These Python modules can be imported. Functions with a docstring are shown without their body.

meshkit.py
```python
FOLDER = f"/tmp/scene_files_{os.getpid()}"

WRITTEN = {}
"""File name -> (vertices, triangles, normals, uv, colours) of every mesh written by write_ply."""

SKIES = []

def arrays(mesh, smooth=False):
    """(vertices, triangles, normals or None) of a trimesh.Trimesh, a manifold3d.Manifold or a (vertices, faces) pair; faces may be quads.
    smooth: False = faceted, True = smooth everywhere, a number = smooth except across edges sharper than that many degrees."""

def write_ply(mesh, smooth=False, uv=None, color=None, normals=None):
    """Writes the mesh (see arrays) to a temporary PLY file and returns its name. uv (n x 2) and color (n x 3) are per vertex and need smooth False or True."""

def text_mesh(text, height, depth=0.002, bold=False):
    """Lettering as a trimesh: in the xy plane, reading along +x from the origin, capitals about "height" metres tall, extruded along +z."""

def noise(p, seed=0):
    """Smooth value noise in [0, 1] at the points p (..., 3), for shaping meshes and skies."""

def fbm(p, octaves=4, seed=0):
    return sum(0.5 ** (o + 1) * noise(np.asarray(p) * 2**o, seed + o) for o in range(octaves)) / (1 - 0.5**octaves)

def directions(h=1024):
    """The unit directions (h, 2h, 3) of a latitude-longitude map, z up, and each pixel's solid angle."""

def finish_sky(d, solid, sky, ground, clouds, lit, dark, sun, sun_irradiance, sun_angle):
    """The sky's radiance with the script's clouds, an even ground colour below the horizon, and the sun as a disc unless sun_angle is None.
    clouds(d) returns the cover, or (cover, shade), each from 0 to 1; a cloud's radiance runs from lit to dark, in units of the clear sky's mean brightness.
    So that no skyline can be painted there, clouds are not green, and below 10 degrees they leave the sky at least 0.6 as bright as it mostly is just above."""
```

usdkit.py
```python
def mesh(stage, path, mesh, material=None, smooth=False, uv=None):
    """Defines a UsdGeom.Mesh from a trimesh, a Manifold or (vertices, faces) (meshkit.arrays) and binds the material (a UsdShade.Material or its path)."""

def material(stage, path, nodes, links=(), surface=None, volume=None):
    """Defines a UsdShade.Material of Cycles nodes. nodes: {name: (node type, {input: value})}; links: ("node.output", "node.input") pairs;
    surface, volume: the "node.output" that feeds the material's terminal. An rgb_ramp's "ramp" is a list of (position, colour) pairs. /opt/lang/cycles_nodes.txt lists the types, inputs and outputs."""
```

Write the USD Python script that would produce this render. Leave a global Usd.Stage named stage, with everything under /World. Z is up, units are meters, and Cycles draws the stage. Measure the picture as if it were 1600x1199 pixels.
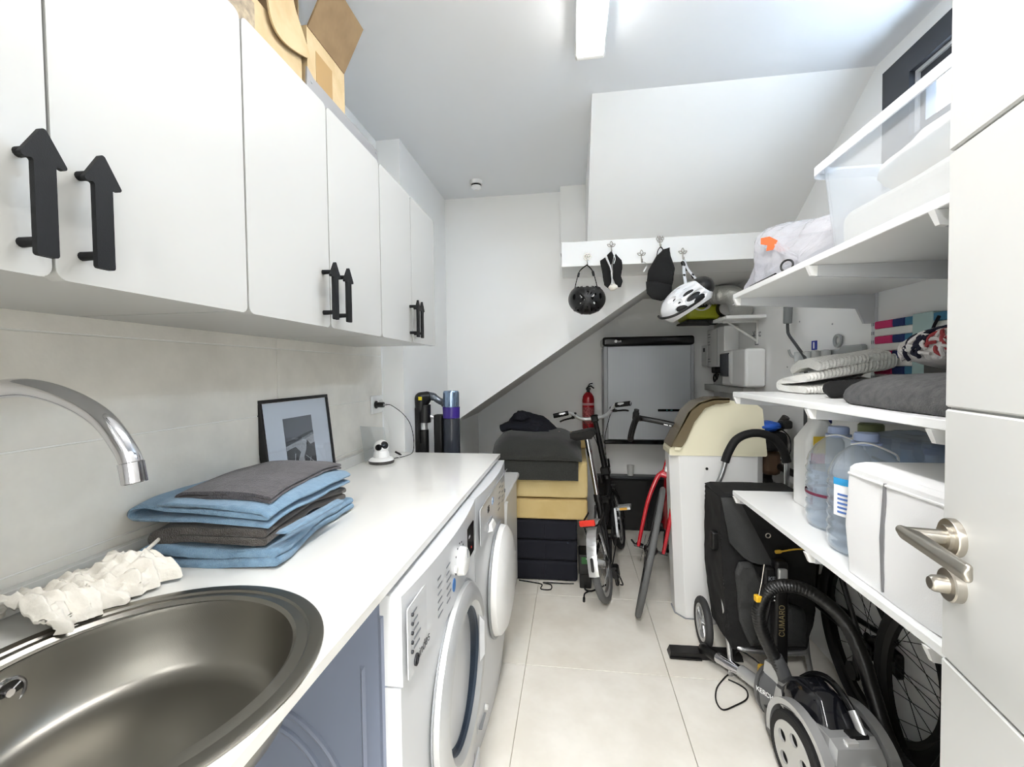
import math, random
import numpy as np, trimesh, manifold3d as m3
from shapely.geometry import Polygon, LineString, Point, box as sbox
from shapely import affinity
from pxr import Usd, UsdGeom, UsdLux, UsdShade, Gf, Sdf
import usdkit, meshkit

# ------------------------------------------------------------------ stage, camera, sky, lights
stage = Usd.Stage.CreateInMemory()
UsdGeom.SetStageUpAxis(stage, 'Z'); UsdGeom.SetStageMetersPerUnit(stage, 1.0)
UsdGeom.Xform.Define(stage, '/World'); UsdGeom.Scope.Define(stage, '/World/Looks')
EXPOSURE = 1.9
LAMP, HALL_FILL, SKY = 15.0, 54.0, 2.2

def axes(fpx=680.0, W=1600, H=1199):
    d = np.array([(894 - W / 2) / fpx, -(579 - H / 2) / fpx, -1.0]); d /= np.linalg.norm(d)     # room depth seen from the camera
    u = -np.array([(1083 - W / 2) / fpx, -(24000 - H / 2) / fpx, -1.0]); u -= d * (u @ d); u /= np.linalg.norm(u)
    return np.array([np.cross(d, u), d, u])
Mc = axes()
cam = UsdGeom.Camera.Define(stage, '/World/camera')
m4 = np.eye(4); m4[:3, :3] = Mc.T; m4[3, :3] = (0, 0, 1.276)
cam.AddTransformOp().Set(Gf.Matrix4d(m4.tolist()))
cam.CreateHorizontalApertureAttr(36.0); cam.CreateVerticalApertureAttr(36.0 * 1199 / 1600)
cam.CreateFocalLengthAttr(36.0 * 680 / 1600); cam.CreateClippingRangeAttr(Gf.Vec2f(0.02, 200))
cam.CreateExposureAttr(EXPOSURE)
dome = UsdLux.DomeLight.Define(stage, '/World/sky')
dome.CreateColorAttr(Gf.Vec3f(0.72, 0.86, 1.0)); dome.CreateIntensityAttr(SKY)

# ------------------------------------------------------------------ materials
def lin(c):
    c = np.asarray(c, float) / 255.0
    return tuple(np.where(c <= 0.04045, c / 12.92, ((c + 0.055) / 1.055) ** 2.4))
LK = {}
def M(name, c, r=0.5, m=0.0, bump=None, var=None, spec=None, coat=0, sheen=0, stretch=(1, 1, 1), wave=None, aniso=0):
    """principled material; var=(scale, second colour, detail) mottles the colour, bump=(scale, strength) gives fine relief"""
    if name in LK: return LK[name]
    n = {'p': ('principled_bsdf', {'base_color': lin(c), 'roughness': r, 'metallic': m})}; L = []
    p = n['p'][1]
    if spec is not None: p['specular_ior_level'] = spec
    if coat: p['coat_weight'] = coat; p['coat_roughness'] = 0.08
    if sheen: p['sheen_weight'] = sheen; p['sheen_roughness'] = 0.5
    if aniso: p['anisotropic'] = aniso
    if bump or var or wave:
        n['tc'] = ('texture_coordinate', {}); n['mp'] = ('mapping', {'scale': stretch}); L.append(('tc.object', 'mp.vector'))
    if var:
        n['nv'] = ('noise_texture', {'scale': var[0], 'detail': var[2] if len(var) > 2 else 4.0, 'roughness': 0.6})
        n['rr'] = ('rgb_ramp', {'ramp': [(0.36, lin(c)), (0.64, lin(var[1]))]})
        L += [('mp.vector', 'nv.vector'), ('nv.fac', 'rr.fac'), ('rr.color', 'p.base_color')]
    if wave:      # (scale, second colour, direction, strength of relief)
        n['wv'] = ('wave_texture', {'scale': wave[0], 'bands_direction': wave[2], 'distortion': 0.6, 'detail': 2.0})
        n['wr'] = ('rgb_ramp', {'ramp': [(0.25, lin(c)), (0.75, lin(wave[1]))]})
        L += [('mp.vector', 'wv.vector'), ('wv.fac', 'wr.fac'), ('wr.color', 'p.base_color')]
    if bump:
        n['nb'] = ('noise_texture', {'scale': bump[0], 'detail': 3.0}); n['bp'] = ('bump', {'strength': bump[1], 'distance': 0.004})
        L += [('mp.vector', 'nb.vector'), ('nb.fac', 'bp.height'), ('bp.normal', 'p.normal')]
    LK[name] = usdkit.material(stage, '/World/Looks/' + name, n, L, surface='p.BSDF')
    return LK[name]
def emit(name, c, s):
    LK[name] = usdkit.material(stage, '/World/Looks/' + name, {'e': ('emission', {'color': c, 'strength': s})}, surface='e.emission'); return LK[name]
def clear(name, tint, body, fac, rough=0.08, ior=1.45):
    """thin clear plastic or glass: see-through tint mixed with a little body colour, gloss by fresnel"""
    LK[name] = usdkit.material(stage, '/World/Looks/' + name,
        {'t': ('transparent_bsdf', {'color': tint}), 'd': ('principled_bsdf', {'base_color': lin(body), 'roughness': 0.4}),
         'x': ('mix_closure', {'fac': fac}), 'w': ('layer_weight', {'blend': 0.5}), 'q': ('math', {'math_type': 'power', 'value2': 4.0}),
         'f': ('math', {'math_type': 'multiply_add', 'value2': 0.55 * (ior - 0.45), 'value3': 0.05 * (ior - 0.45)}),
         'g': ('glossy_bsdf', {'color': (1, 1, 1), 'roughness': rough}), 'y': ('mix_closure', {})},
        [('t.BSDF', 'x.closure1'), ('d.BSDF', 'x.closure2'), ('x.closure', 'y.closure1'), ('g.BSDF', 'y.closure2'),
         ('w.facing', 'q.value1'), ('q.value', 'f.value1'), ('f.value', 'y.fac')], surface='y.closure')
    return LK[name]
white_paint = M('white_paint', (244, 244, 242), 0.7, bump=(60, 0.05))
ceil_paint = M('ceiling_paint', (233, 235, 237), 0.75, bump=(50, 0.05))
cab_white = M('cabinet_white', (183, 183, 180), 0.28, spec=0.5); shelf_white = M('shelf_white', (238, 239, 238), 0.3)
counter_m = M('quartz_white', (226, 225, 220), 0.13); door_white = M('door_white', (202, 202, 199), 0.3)
tile_w = [M('wall_tile_grey%d' % i, c, 0.42, var=(9, d, 6), bump=(160, 0.06)) for i, (c, d) in enumerate([((238, 234, 225), (228, 224, 215)), ((235, 231, 222), (225, 221, 212)), ((240, 236, 227), (230, 226, 217))])]
grout = M('grout', (244, 243, 238), 0.85)
floor_grout = M('floor_grout', (205, 198, 184), 0.85)
floor_m = [M('floor_tile_beige%d' % i, c, 0.36, var=(5, d, 8), bump=(40, 0.04)) for i, (c, d) in enumerate([((240, 236, 226), (229, 223, 211)), ((238, 233, 223), (227, 221, 209)), ((242, 238, 229), (231, 226, 215))])]
black_h = M('black_powder_coat', (9, 11, 14), 0.6, bump=(700, 0.1), spec=0.3); strip_m = M('grey_strip', (146, 146, 147), 0.45, 0.2)
black = M('black_plastic', (8, 8, 9), 0.42); black_g = M('black_gloss', (10, 11, 13), 0.12); rubber = M('black_rubber', (12, 12, 13), 0.75, bump=(200, 0.15))
grey_rubber = M('grey_tyre_rubber', (92, 93, 93), 0.7, bump=(200, 0.1))
steel = M('brushed_steel', (142, 139, 132), 0.33, 1.0, bump=(70, 0.05), stretch=(1, 40, 1)); chrome = M('chrome', (214, 214, 218), 0.08, 1.0)
nickel = M('satin_nickel', (176, 171, 162), 0.33, 1.0); alu = M('aluminium', (190, 192, 195), 0.3, 1.0); alu_b = M('bright_aluminium', (226, 227, 229), 0.35, 0.55); silver_p = M('silver_plastic', (196, 197, 197), 0.28, 0.6)
wm_white = M('appliance_white', (206, 208, 211), 0.25); wm_grey = M('appliance_grey', (150, 153, 156), 0.35); wm_side_shaded = M('appliance_side_shaded', (122, 130, 149), 0.35)  # side panels: same white enamel, with blue-grey shade put into the colour
card = M('cardboard', (200, 178, 140), 0.8, var=(14, (188, 164, 124), 3)); card_in = M('cardboard_inside', (142, 118, 86), 0.85, var=(14, (130, 106, 76), 3)); tape = M('packing_tape', (172, 140, 92), 0.25)
blue_t = M('blue_terry', (126, 160, 187), 0.95, bump=(420, 0.9), var=(60, (112, 146, 174), 3), sheen=0.3); grey_t = M('grey_terry', (80, 76, 80), 0.95, bump=(420, 0.9), var=(60, (64, 60, 64), 3), sheen=0.3)
taupe_t = M('taupe_terry', (80, 74, 69), 0.95, bump=(420, 0.9), var=(60, (64, 59, 56), 3), sheen=0.3); cream_c = M('cream_cotton', (238, 233, 222), 0.9, bump=(120, 0.25))
paper = M('paper_white', (238, 238, 238), 0.6); plast_w = M('plastic_white', (236, 236, 234), 0.35); offw = M('plastic_offwhite', (214, 214, 210), 0.4); cream_p = M('plastic_cream', (240, 234, 206), 0.35)
red_p = M('red_enamel', (170, 18, 30), 0.25, coat=0.3); red_f = M('red_frame_paint', (176, 22, 36), 0.2, coat=0.5); red_refl = M('red_reflector', (226, 52, 36), 0.3)
foam_y = M('yellow_foam', (206, 182, 126), 0.9, bump=(220, 0.2), var=(5, (198, 172, 114), 4)); foam_y2 = M('yellow_foam_pale', (212, 192, 140), 0.9, bump=(220, 0.2), var=(4, (204, 182, 128), 4))
navy = M('navy_fabric', (18, 20, 31), 0.9, bump=(500, 0.5)); navy_d = M('navy_dark_fabric', (16, 18, 30), 0.85, bump=(260, 0.5)); grey_bl = M('charcoal_felt', (52, 53, 50), 0.95, bump=(420, 0.5), var=(120, (45, 46, 43), 2), sheen=0.2)
pink = M('pink_cotton', (196, 158, 158), 0.9, bump=(200, 0.4)); blackf = M('black_fabric', (10, 10, 11), 0.85, bump=(600, 0.6)); greyf = M('dark_grey_nylon', (40, 41, 41), 0.6, bump=(500, 0.4))
felt = M('grey_felt', (90, 90, 90), 0.95, bump=(300, 0.8), var=(50, (70, 70, 71), 6)); yellow = M('yellow_plastic', (228, 178, 42), 0.35); blue_p = M('blue_plastic', (28, 88, 190), 0.35)
sil_tube = M('silver_tube', (196, 197, 198), 0.28, 0.9); gold_t = M('dull_gold_print', (120, 108, 76), 0.5); print_g = M('grey_print', (120, 124, 130), 0.6); print_d = M('dark_print', (40, 42, 48), 0.5)
bare = M('grey_steel_unit', (172, 175, 178), 0.42, 0.2, wave=(38, (160, 164, 168), 'x'), stretch=(1, 1, 0.02)); lime = M('lime_green', (166, 172, 40), 0.35); foil = M('foil_duct', (216, 216, 212), 0.35, 0.7, bump=(90, 0.6))
dark_win = M('anthracite_frame', (52, 55, 62), 0.45, bump=(300, 0.1)); brown_lid = M('smoked_brown_lid', (112, 99, 74), 0.22, coat=0.3); brown_in = M('brown_leather', (84, 62, 44), 0.6)
green_led = M('green_sticker', (38, 96, 44), 0.5); purple = M('purple_translucent', (62, 44, 130), 0.2); smoke_gl = M('smoked_clear', (50, 54, 62), 0.12); ribk = M('white_knit', (228, 227, 222), 0.95, bump=(160, 0.6))
glass = clear('window_glass', (0.95, 0.97, 1.0), (230, 240, 250), 0.02, 0.02)
frost = clear('frosted_box', (0.95, 0.96, 0.97), (236, 238, 240), 0.24, 0.25)
film = clear('plastic_film', (0.95, 0.95, 0.97), (238, 236, 240), 0.5, 0.15)
pet = clear('blue_pet', (0.95, 0.975, 1.0), (226, 236, 247), 0.2, 0.05, 1.8)
water = clear('water_body', (0.90, 0.95, 0.99), (196, 218, 240), 0.13, 0.05, 1.33)
bluefilm = clear('blue_shrink_film', (0.8, 0.87, 0.95), (178, 198, 222), 0.45, 0.12, 1.5)
acryl = clear('acrylic_sheet', (0.97, 0.98, 0.98), (240, 242, 244), 0.10, 0.05)
door_glass = clear('porthole_glass', (0.40, 0.45, 0.52), (60, 72, 88), 0.45, 0.05, 0.7)
lamp_m = emit('lamp_diffuser', (1.0, 0.985, 0.97), LAMP); hall_fill_m = emit('hall_fill_diffuser', (1.0, 0.99, 0.98), HALL_FILL)  # the hallway emitter is an added fill source out of view

# ------------------------------------------------------------------ scene tree helpers
USED = {}
def uniq(parent, name):
    k = (parent, name); n = USED.get(k, 0); USED[k] = n + 1
    return '%s/%s' % (parent, name if n == 0 else '%s_%03d' % (name, n))
INV = {}
def keys(prim, label=None, cat=None, group=None, kind=None):
    for k, v in (('label', label), ('category', cat), ('group', group), ('kind', kind)):
        if v: prim.SetCustomDataByKey(k, v)
def mat4(loc=(0, 0, 0), yaw=0, lean=0):
    """world matrix (column vectors): lean about the thing's own forward axis, then yaw about z, then move; degrees"""
    R = trimesh.transformations.rotation_matrix
    m = R(math.radians(yaw), [0, 0, 1]) @ R(math.radians(lean), [0, 1, 0]); m[:3, 3] = loc; return m
def thing(name, label, cat, loc=(0, 0, 0), yaw=0, lean=0, group=None, kind=None, world=True):
    """an Xform at the thing's base; with world=True its parts are given in room coordinates, else in its own"""
    p = uniq('/World', name); x = UsdGeom.Xform.Define(stage, p); m = mat4(loc, yaw, lean)
    x.AddTransformOp().Set(Gf.Matrix4d(m.T.tolist())); INV[p] = np.linalg.inv(m) if world else np.eye(4)
    keys(x.GetPrim(), label, cat, group, kind); return p
def part(parent, name, mesh, mat, smooth=35, label=None, kind=None):
    root = '/'.join(parent.split('/')[:3]); mesh = B(mesh).copy(); mesh.apply_transform(INV[root])
    p = uniq(parent, name); o = usdkit.mesh(stage, p, mesh, mat, smooth=smooth); keys(o.GetPrim(), label, kind=kind); return p
def single(name, mesh, mat, label=None, cat=None, group=None, kind=None, smooth=35):
    mesh = B(mesh); c = mesh.bounds.mean(0); c[2] = mesh.bounds[0][2]
    p = uniq('/World', name); mm = mesh.copy(); mm.apply_translation(-c)
    o = usdkit.mesh(stage, p, mm, mat, smooth=smooth); UsdGeom.Xformable(o).AddTranslateOp().Set(Gf.Vec3d(*map(float, c)))
    t = np.eye(4); t[:3, 3] = -c; INV[p] = t
    keys(o.GetPrim(), label, cat, group, kind); return p
def struct(name, mesh, mat): return single(name, mesh, mat, kind='structure')
def copy_of(path, loc, label, yaw=0):
    """another instance of a thing (own label), parts shared by internal reference"""
    base = path.rsplit('/', 1)[1]; src = stage.GetPrimAtPath(path); p = uniq('/World', base)
    x = UsdGeom.Xform.Define(stage, p); x.GetPrim().GetReferences().AddInternalReference(path)
    UsdGeom.Xformable(x).ClearXformOpOrder(); op = UsdGeom.Xformable(x).MakeMatrixXform(); op.Set(Gf.Matrix4d(mat4(loc, yaw).T.tolist()))
    x.GetPrim().SetInstanceable(True); d = src.GetCustomData(); keys(x.GetPrim(), label, d.get('category'), d.get('group')); return p

# ------------------------------------------------------------------ mesh helpers
def B(m):
    if isinstance(m, (list, tuple)): return trimesh.util.concatenate([B(x) for x in m])
    if hasattr(m, 'to_mesh'):
        k = m.to_mesh(); return trimesh.Trimesh(k.vert_properties[:, :3].astype(float), k.tri_verts, process=False)
    return m
def bx(x0, x1, y0, y1, z0, z1, c=0.0):
    """box, edges chamfered by c"""
    if c <= 0:
        b = trimesh.creation.box((x1 - x0, y1 - y0, z1 - z0)); b.apply_translation(((x0 + x1) / 2, (y0 + y1) / 2, (z0 + z1) / 2)); return b
    pts = []
    for sx, X in ((1, x0), (-1, x1)):
        for sy, Y in ((1, y0), (-1, y1)):
            for sz, Z in ((1, z0), (-1, z1)):
                pts += [(X + sx * c, Y + sy * c, Z), (X + sx * c, Y, Z + sz * c), (X, Y + sy * c, Z + sz * c)]
    return trimesh.convex.convex_hull(np.array(pts))
def rbox(x0, x1, y0, y1, z0, z1, r, seg=12):
    s = m3.Manifold.sphere(r, seg)
    return B(m3.Manifold.batch_hull([s.translate((X, Y, Z)) for X in (x0 + r, x1 - r) for Y in (y0 + r, y1 - r) for Z in (z0 + r, z1 - r)]))
def hull(pts): return trimesh.convex.convex_hull(np.array(pts, float))
def balls(items, seg=16): return B(m3.Manifold.batch_hull([m3.Manifold.sphere(r, seg).translate(p) for p, r in items]))
def spline(pts, n=8, closed=False):
    P = np.asarray(pts, float); N = len(P); out = []
    for i in range(N if closed else N - 1):
        g = (lambda k: P[k % N]) if closed else (lambda k: P[min(max(k, 0), N - 1)])
        a, b, c, d = g(i - 1), g(i), g(i + 1), g(i + 2)
        for t in np.arange(n) / n:
            out.append(0.5 * (2 * b + (c - a) * t + (2 * a - 5 * b + 4 * c - d) * t * t + (3 * b - a - 3 * c + d) * t ** 3))
    if not closed: out.append(P[-1])
    return np.array(out)
def tube(pts, r, sides=10, closed=False, flat=None):
    """a pipe along the points; r one radius or one per point; flat=(u, v) squashes the section"""
    P = np.asarray(pts, float); N = len(P); R = np.broadcast_to(np.asarray(r, float), (N,))
    T = (np.roll(P, -1, 0) - np.roll(P, 1, 0)) if closed else np.gradient(P, axis=0)
    T /= np.linalg.norm(T, axis=1, keepdims=True) + 1e-12
    a = np.cross(T[0], (0, 0, 1.0) if abs(T[0][2]) < 0.9 else (1.0, 0, 0)); a /= np.linalg.norm(a); A = [a]
    for i in range(1, N):
        a = A[-1] - T[i] * (A[-1] @ T[i]); A.append(a / (np.linalg.norm(a) + 1e-12))
    A = np.array(A); Bn = np.cross(T, A); th = np.arange(sides) * 2 * np.pi / sides; fu, fv = flat or (1, 1)
    V = (P[:, None] + R[:, None, None] * (fu * np.cos(th)[None, :, None] * A[:, None] + fv * np.sin(th)[None, :, None] * Bn[:, None])).reshape(-1, 3)
    F = []
    for i in range(N if closed else N - 1):
        j = (i + 1) % N
        for k in range(sides):
            l = (k + 1) % sides; F += [(i * sides + k, i * sides + l, j * sides + l), (i * sides + k, j * sides + l, j * sides + k)]
    if not closed:
        V = np.vstack([V, P[0], P[-1]]); c0, c1 = N * sides, N * sides + 1
        for k in range(sides):
            l = (k + 1) % sides; F += [(c0, l, k), (c1, (N - 1) * sides + k, (N - 1) * sides + l)]
    m = trimesh.Trimesh(V, F, process=False)
    if closed and False: m.invert()
    return m
def cyl(p0, p1, r, r1=None, n=20, bev=0.0):
    p0, p1 = np.asarray(p0, float), np.asarray(p1, float); d = p1 - p0; L = np.linalg.norm(d); r1 = r if r1 is None else r1
    prof = [(0, 0), (r - bev, 0), (r, bev), (r1, L - bev), (r1 - bev, L), (0, L)] if bev else [(0, 0), (r, 0), (r1, L), (0, L)]
    m = lathe(prof, n); m.apply_transform(trimesh.geometry.align_vectors((0, 0, 1), d / L)); m.apply_translation(p0); return m
def lathe(prof, n=28):
    """turned solid about z from (radius, height) points"""
    P = np.array(prof, float); th = np.arange(n) * 2 * np.pi / n; V = np.stack([np.outer(np.cos(th), P[:, 0]), np.outer(np.sin(th), P[:, 0]), np.tile(P[:, 1], (n, 1))], -1)
    K = len(P); F = []
    for i in range(n):
        j = (i + 1) % n
        for k in range(K - 1):
            a, b, c, d = i * K + k, j * K + k, j * K + k + 1, i * K + k + 1
            if P[k, 0] > 1e-9: F.append((a, b, c))
            if P[k + 1, 0] > 1e-9: F.append((a, c, d))
    return trimesh.Trimesh(V.reshape(-1, 3), F, process=False)
def at(m, loc=(0, 0, 0), z=(0, 0, 1), s=None):
    m = B(m).copy()
    if s is not None: m.apply_scale(s)
    z = np.asarray(z, float); m.apply_transform(trimesh.geometry.align_vectors((0, 0, 1), z / np.linalg.norm(z))); m.apply_translation(loc); return m
def frame(m, o, xd, yd):
    """puts a mesh drawn in xy (thickness along z) on the plane through o with axes xd, yd"""
    xd, yd = np.asarray(xd, float), np.asarray(yd, float); xd = xd / np.linalg.norm(xd); yd = yd - xd * (xd @ yd); yd /= np.linalg.norm(yd)
    t = np.eye(4); t[:3, 0], t[:3, 1], t[:3, 2], t[:3, 3] = xd, yd, np.cross(xd, yd), o; m = B(m).copy(); m.apply_transform(t); return m
def prism(poly, d):
    poly = poly if isinstance(poly, Polygon) or hasattr(poly, 'geoms') else Polygon(poly)
    return trimesh.util.concatenate([trimesh.creation.extrude_polygon(g, d, engine='earcut') for g in getattr(poly, 'geoms', [poly])])
def xz(poly, y0, y1):
    """outline in x,z extruded from y0 to y1"""
    return frame(prism(poly, y1 - y0), (0, y1, 0), (1, 0, 0), (0, 0, 1))
def yz(poly, x0, x1): return frame(prism(poly, x1 - x0), (x0, 0, 0), (0, 1, 0), (0, 0, 1))
def xy(poly, z0, z1):
    m = prism(poly, z1 - z0); m.apply_translation((0, 0, z0)); return m
def txt(s, h, o, xd, yd, bold=False, depth=0.0012): return frame(meshkit.text_mesh(s, h, depth, bold), o, xd, yd)
def rough_up(m, amp, scale, seed=0, maxlen=None):
    m = B(m)
    if maxlen: v, f = trimesh.remesh.subdivide_to_size(m.vertices, m.faces, maxlen); m = trimesh.Trimesh(v, f, process=True)
    else: m = m.copy()
    n = m.vertex_normals; d = meshkit.fbm(m.vertices * scale + 50, 3, seed) - 0.5
    m.vertices = m.vertices + n * (d * 2 * amp)[:, None]; return m
def ribbon(path, th, length, n=14, wob=0.0, scale=20, seed=0):
    """a sheet of thickness th folded along a 2D path (u, v), extruded for length along w and slightly rumpled; returns mesh in (u, w, v)"""
    pl = LineString(path).buffer(th / 2, quad_segs=3, cap_style='round', join_style='round').simplify(th / 25)
    ring = np.array(pl.exterior.segmentize(max(th, 0.012)).coords)[:-1]; k = len(ring); W = np.linspace(0, length, n)
    V = np.array([(u, w, v) for w in W for u, v in ring])
    if wob:
        q = V * scale; V[:, 0] += (meshkit.fbm(q + 7, 3, seed) - 0.5) * 2 * wob; V[:, 2] += (meshkit.fbm(q + 31, 3, seed + 5) - 0.5) * 1.6 * wob; V[:, 1] += (meshkit.fbm(q + 77, 2, seed + 9) - 0.5) * 1.2 * wob
    F = []
    for i in range(n - 1):
        for j in range(k):
            l = (j + 1) % k; F += [(i * k + j, (i + 1) * k + j, (i + 1) * k + l), (i * k + j, (i + 1) * k + l, i * k + l)]
    cap = trimesh.creation.triangulate_polygon(Polygon(ring), engine='earcut'); vv, ff = cap
    ix = [int(np.argmin(((ring - p) ** 2).sum(1))) for p in vv]
    for a, b, c in ff:
        F += [(ix[a], ix[b], ix[c]), ((n - 1) * k + ix[a], (n - 1) * k + ix[c], (n - 1) * k + ix[b])]
    m = trimesh.Trimesh(V, F, process=False); m.fix_normals(); return m
def pillow(outline, d0, d1, rings=7, seed=None, amp=0.0, scale=30, plane='xz', off=0.0):
    """a soft body from an outline (in x,z or x,y): d0, d1 are its thickness on either side"""
    P = np.array(Polygon(outline).exterior.segmentize(0.02).coords)[:-1]; c = np.array(Polygon(outline).representative_point().coords[0]); K = len(P)
    lay = [(math.cos(a), math.sin(a)) for a in np.linspace(-math.pi / 2, math.pi / 2, rings)]
    V = []
    for s, h in lay:
        q = c + (P - c) * max(s, 0.02) ** 0.55; V += [(x, (d0 if h < 0 else d1) * h, z) for x, z in q]
    F = []
    for i in range(rings - 1):
        for j in range(K):
            l = (j + 1) % K; F += [(i * K + j, i * K + l, (i + 1) * K + l), (i * K + j, (i + 1) * K + l, (i + 1) * K + j)]
    V += [(c[0], -d0, c[1]), (c[0], d1, c[1])]; a, b = len(V) - 2, len(V) - 1
    for j in range(K):
        l = (j + 1) % K; F += [(a, l, j), (b, (rings - 1) * K + j, (rings - 1) * K + l)]
    V = np.array(V, float)
    if plane == 'xy': V = V[:, [0, 2, 1]]
    m = trimesh.Trimesh(V, F, process=False); m.fix_normals()
    if amp: m = rough_up(m, amp, scale, seed or 0)
    m.apply_translation((0, off, 0) if plane == 'xz' else (0, 0, off)); return m
def blob(c, rad, amp=0.1, scale=6, seed=0, sub=4):
    m = trimesh.creation.icosphere(sub, 1.0); d = meshkit.fbm(m.vertices * scale / 2 + 20, 4, seed) - 0.5
    m.vertices = m.vertices * (1 + 2 * amp * d)[:, None] * np.asarray(rad); m.apply_translation(c); return m
def ring(c, R, r, axis=(0, 0, 1), n=40, s=10): 
    t = np.arange(n) * 2 * np.pi / n; return at(tube(np.stack([R * np.cos(t), R * np.sin(t), 0 * t], 1), r, s, True), c, axis)
def rrect(x0, y0, x1, y1, r): return sbox(x0 + r, y0 + r, x1 - r, y1 - r).buffer(r, quad_segs=5)
def disc(x, y, r, n=24): return Point(x, y).buffer(r, quad_segs=n // 4)

# ------------------------------------------------------------------ the room
XL, XR, YF, YB, YR, ZC = -0.895, 1.10, -0.15, 2.70, 3.60, 2.365
HY = -1.75                                                    # far end of the hallway behind the doorway
fl = struct('floor', bx(-1.35, 1.35, HY - .1, YR + .1, -0.12, -0.0085), floor_grout)
rng = random.Random(3)
xs, ys = [-1.35, -0.81, -0.21, 0.39, 0.99, 1.35], [HY - .1] + [1.845 + .6 * k for k in range(-5, 3)] + [YR + .1]
for i in range(5):
    for j in range(len(ys) - 1):
        part(fl, 'floor_tile', bx(xs[i] + .0012, xs[i + 1] - .0012, ys[j] + .0012, ys[j + 1] - .0012, -0.0085, 0, .0009), floor_m[rng.randrange(3)])
struct('ceiling', bx(-1.35, 1.35, HY - .1, YB + .1, ZC, ZC + .1), ceil_paint)
wl = struct('wall_left', bx(-1.02, XL - .010, YF - .12, 1.97, 0, ZC), white_paint)
zs = [0.0, .165, .363, .561, .759, .957, 1.155, 1.353, 1.551]
for i, (a, b) in enumerate([(YF, .4725), (.4725, 1.2225), (1.2225, 1.960)]):
    for j in range(4, len(zs) - 1):
        part(wl, 'wall_tile', bx(XL - .010, XL, a + .0015, b - .0015, zs[j] + .0015, zs[j + 1] - .0015, .0006), tile_w[rng.randrange(3)])
part(wl, 'tile_grout', bx(XL - .010, XL - .0022, YF, 1.960, .759, 1.551), grout)
struct('trim_1', bx(XL - .010, XL + .0015, 1.960, 1.969, .60, 1.551, .001), white_paint)           # tile edge strip
struct('wall_column', bx(-1.02, -.79, 1.97, YB, 0, ZC), white_paint)
# stair mass: the back wall above the sloping underside of the stairs
struct('wall_back', xz([(-.79, .925), (.565, 1.838), (1.10, 1.838), (1.10, ZC), (-.79, ZC)], YB, YR), white_paint)
struct('wall_column_2', bx(-1.02, -.79, YB, YR, 0, .925), white_paint)
struct('wall_recess', bx(-1.02, 1.22, YR, YR + .1, 0, ZC), white_paint)
struct('ceiling_slope', yz([(1.775, ZC), (2.40, 1.972), (2.62, 1.972), (2.62, ZC)], .086, XR), white_paint)
struct('wall_strip', bx(-.062, XR, 2.62, YB, 1.972, ZC), white_paint)
struct('trim_2', bx(-.052, XR, 2.40, YB, 1.838, 1.972, .002), white_paint)                           # boxed beam the hooks are screwed to
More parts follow.
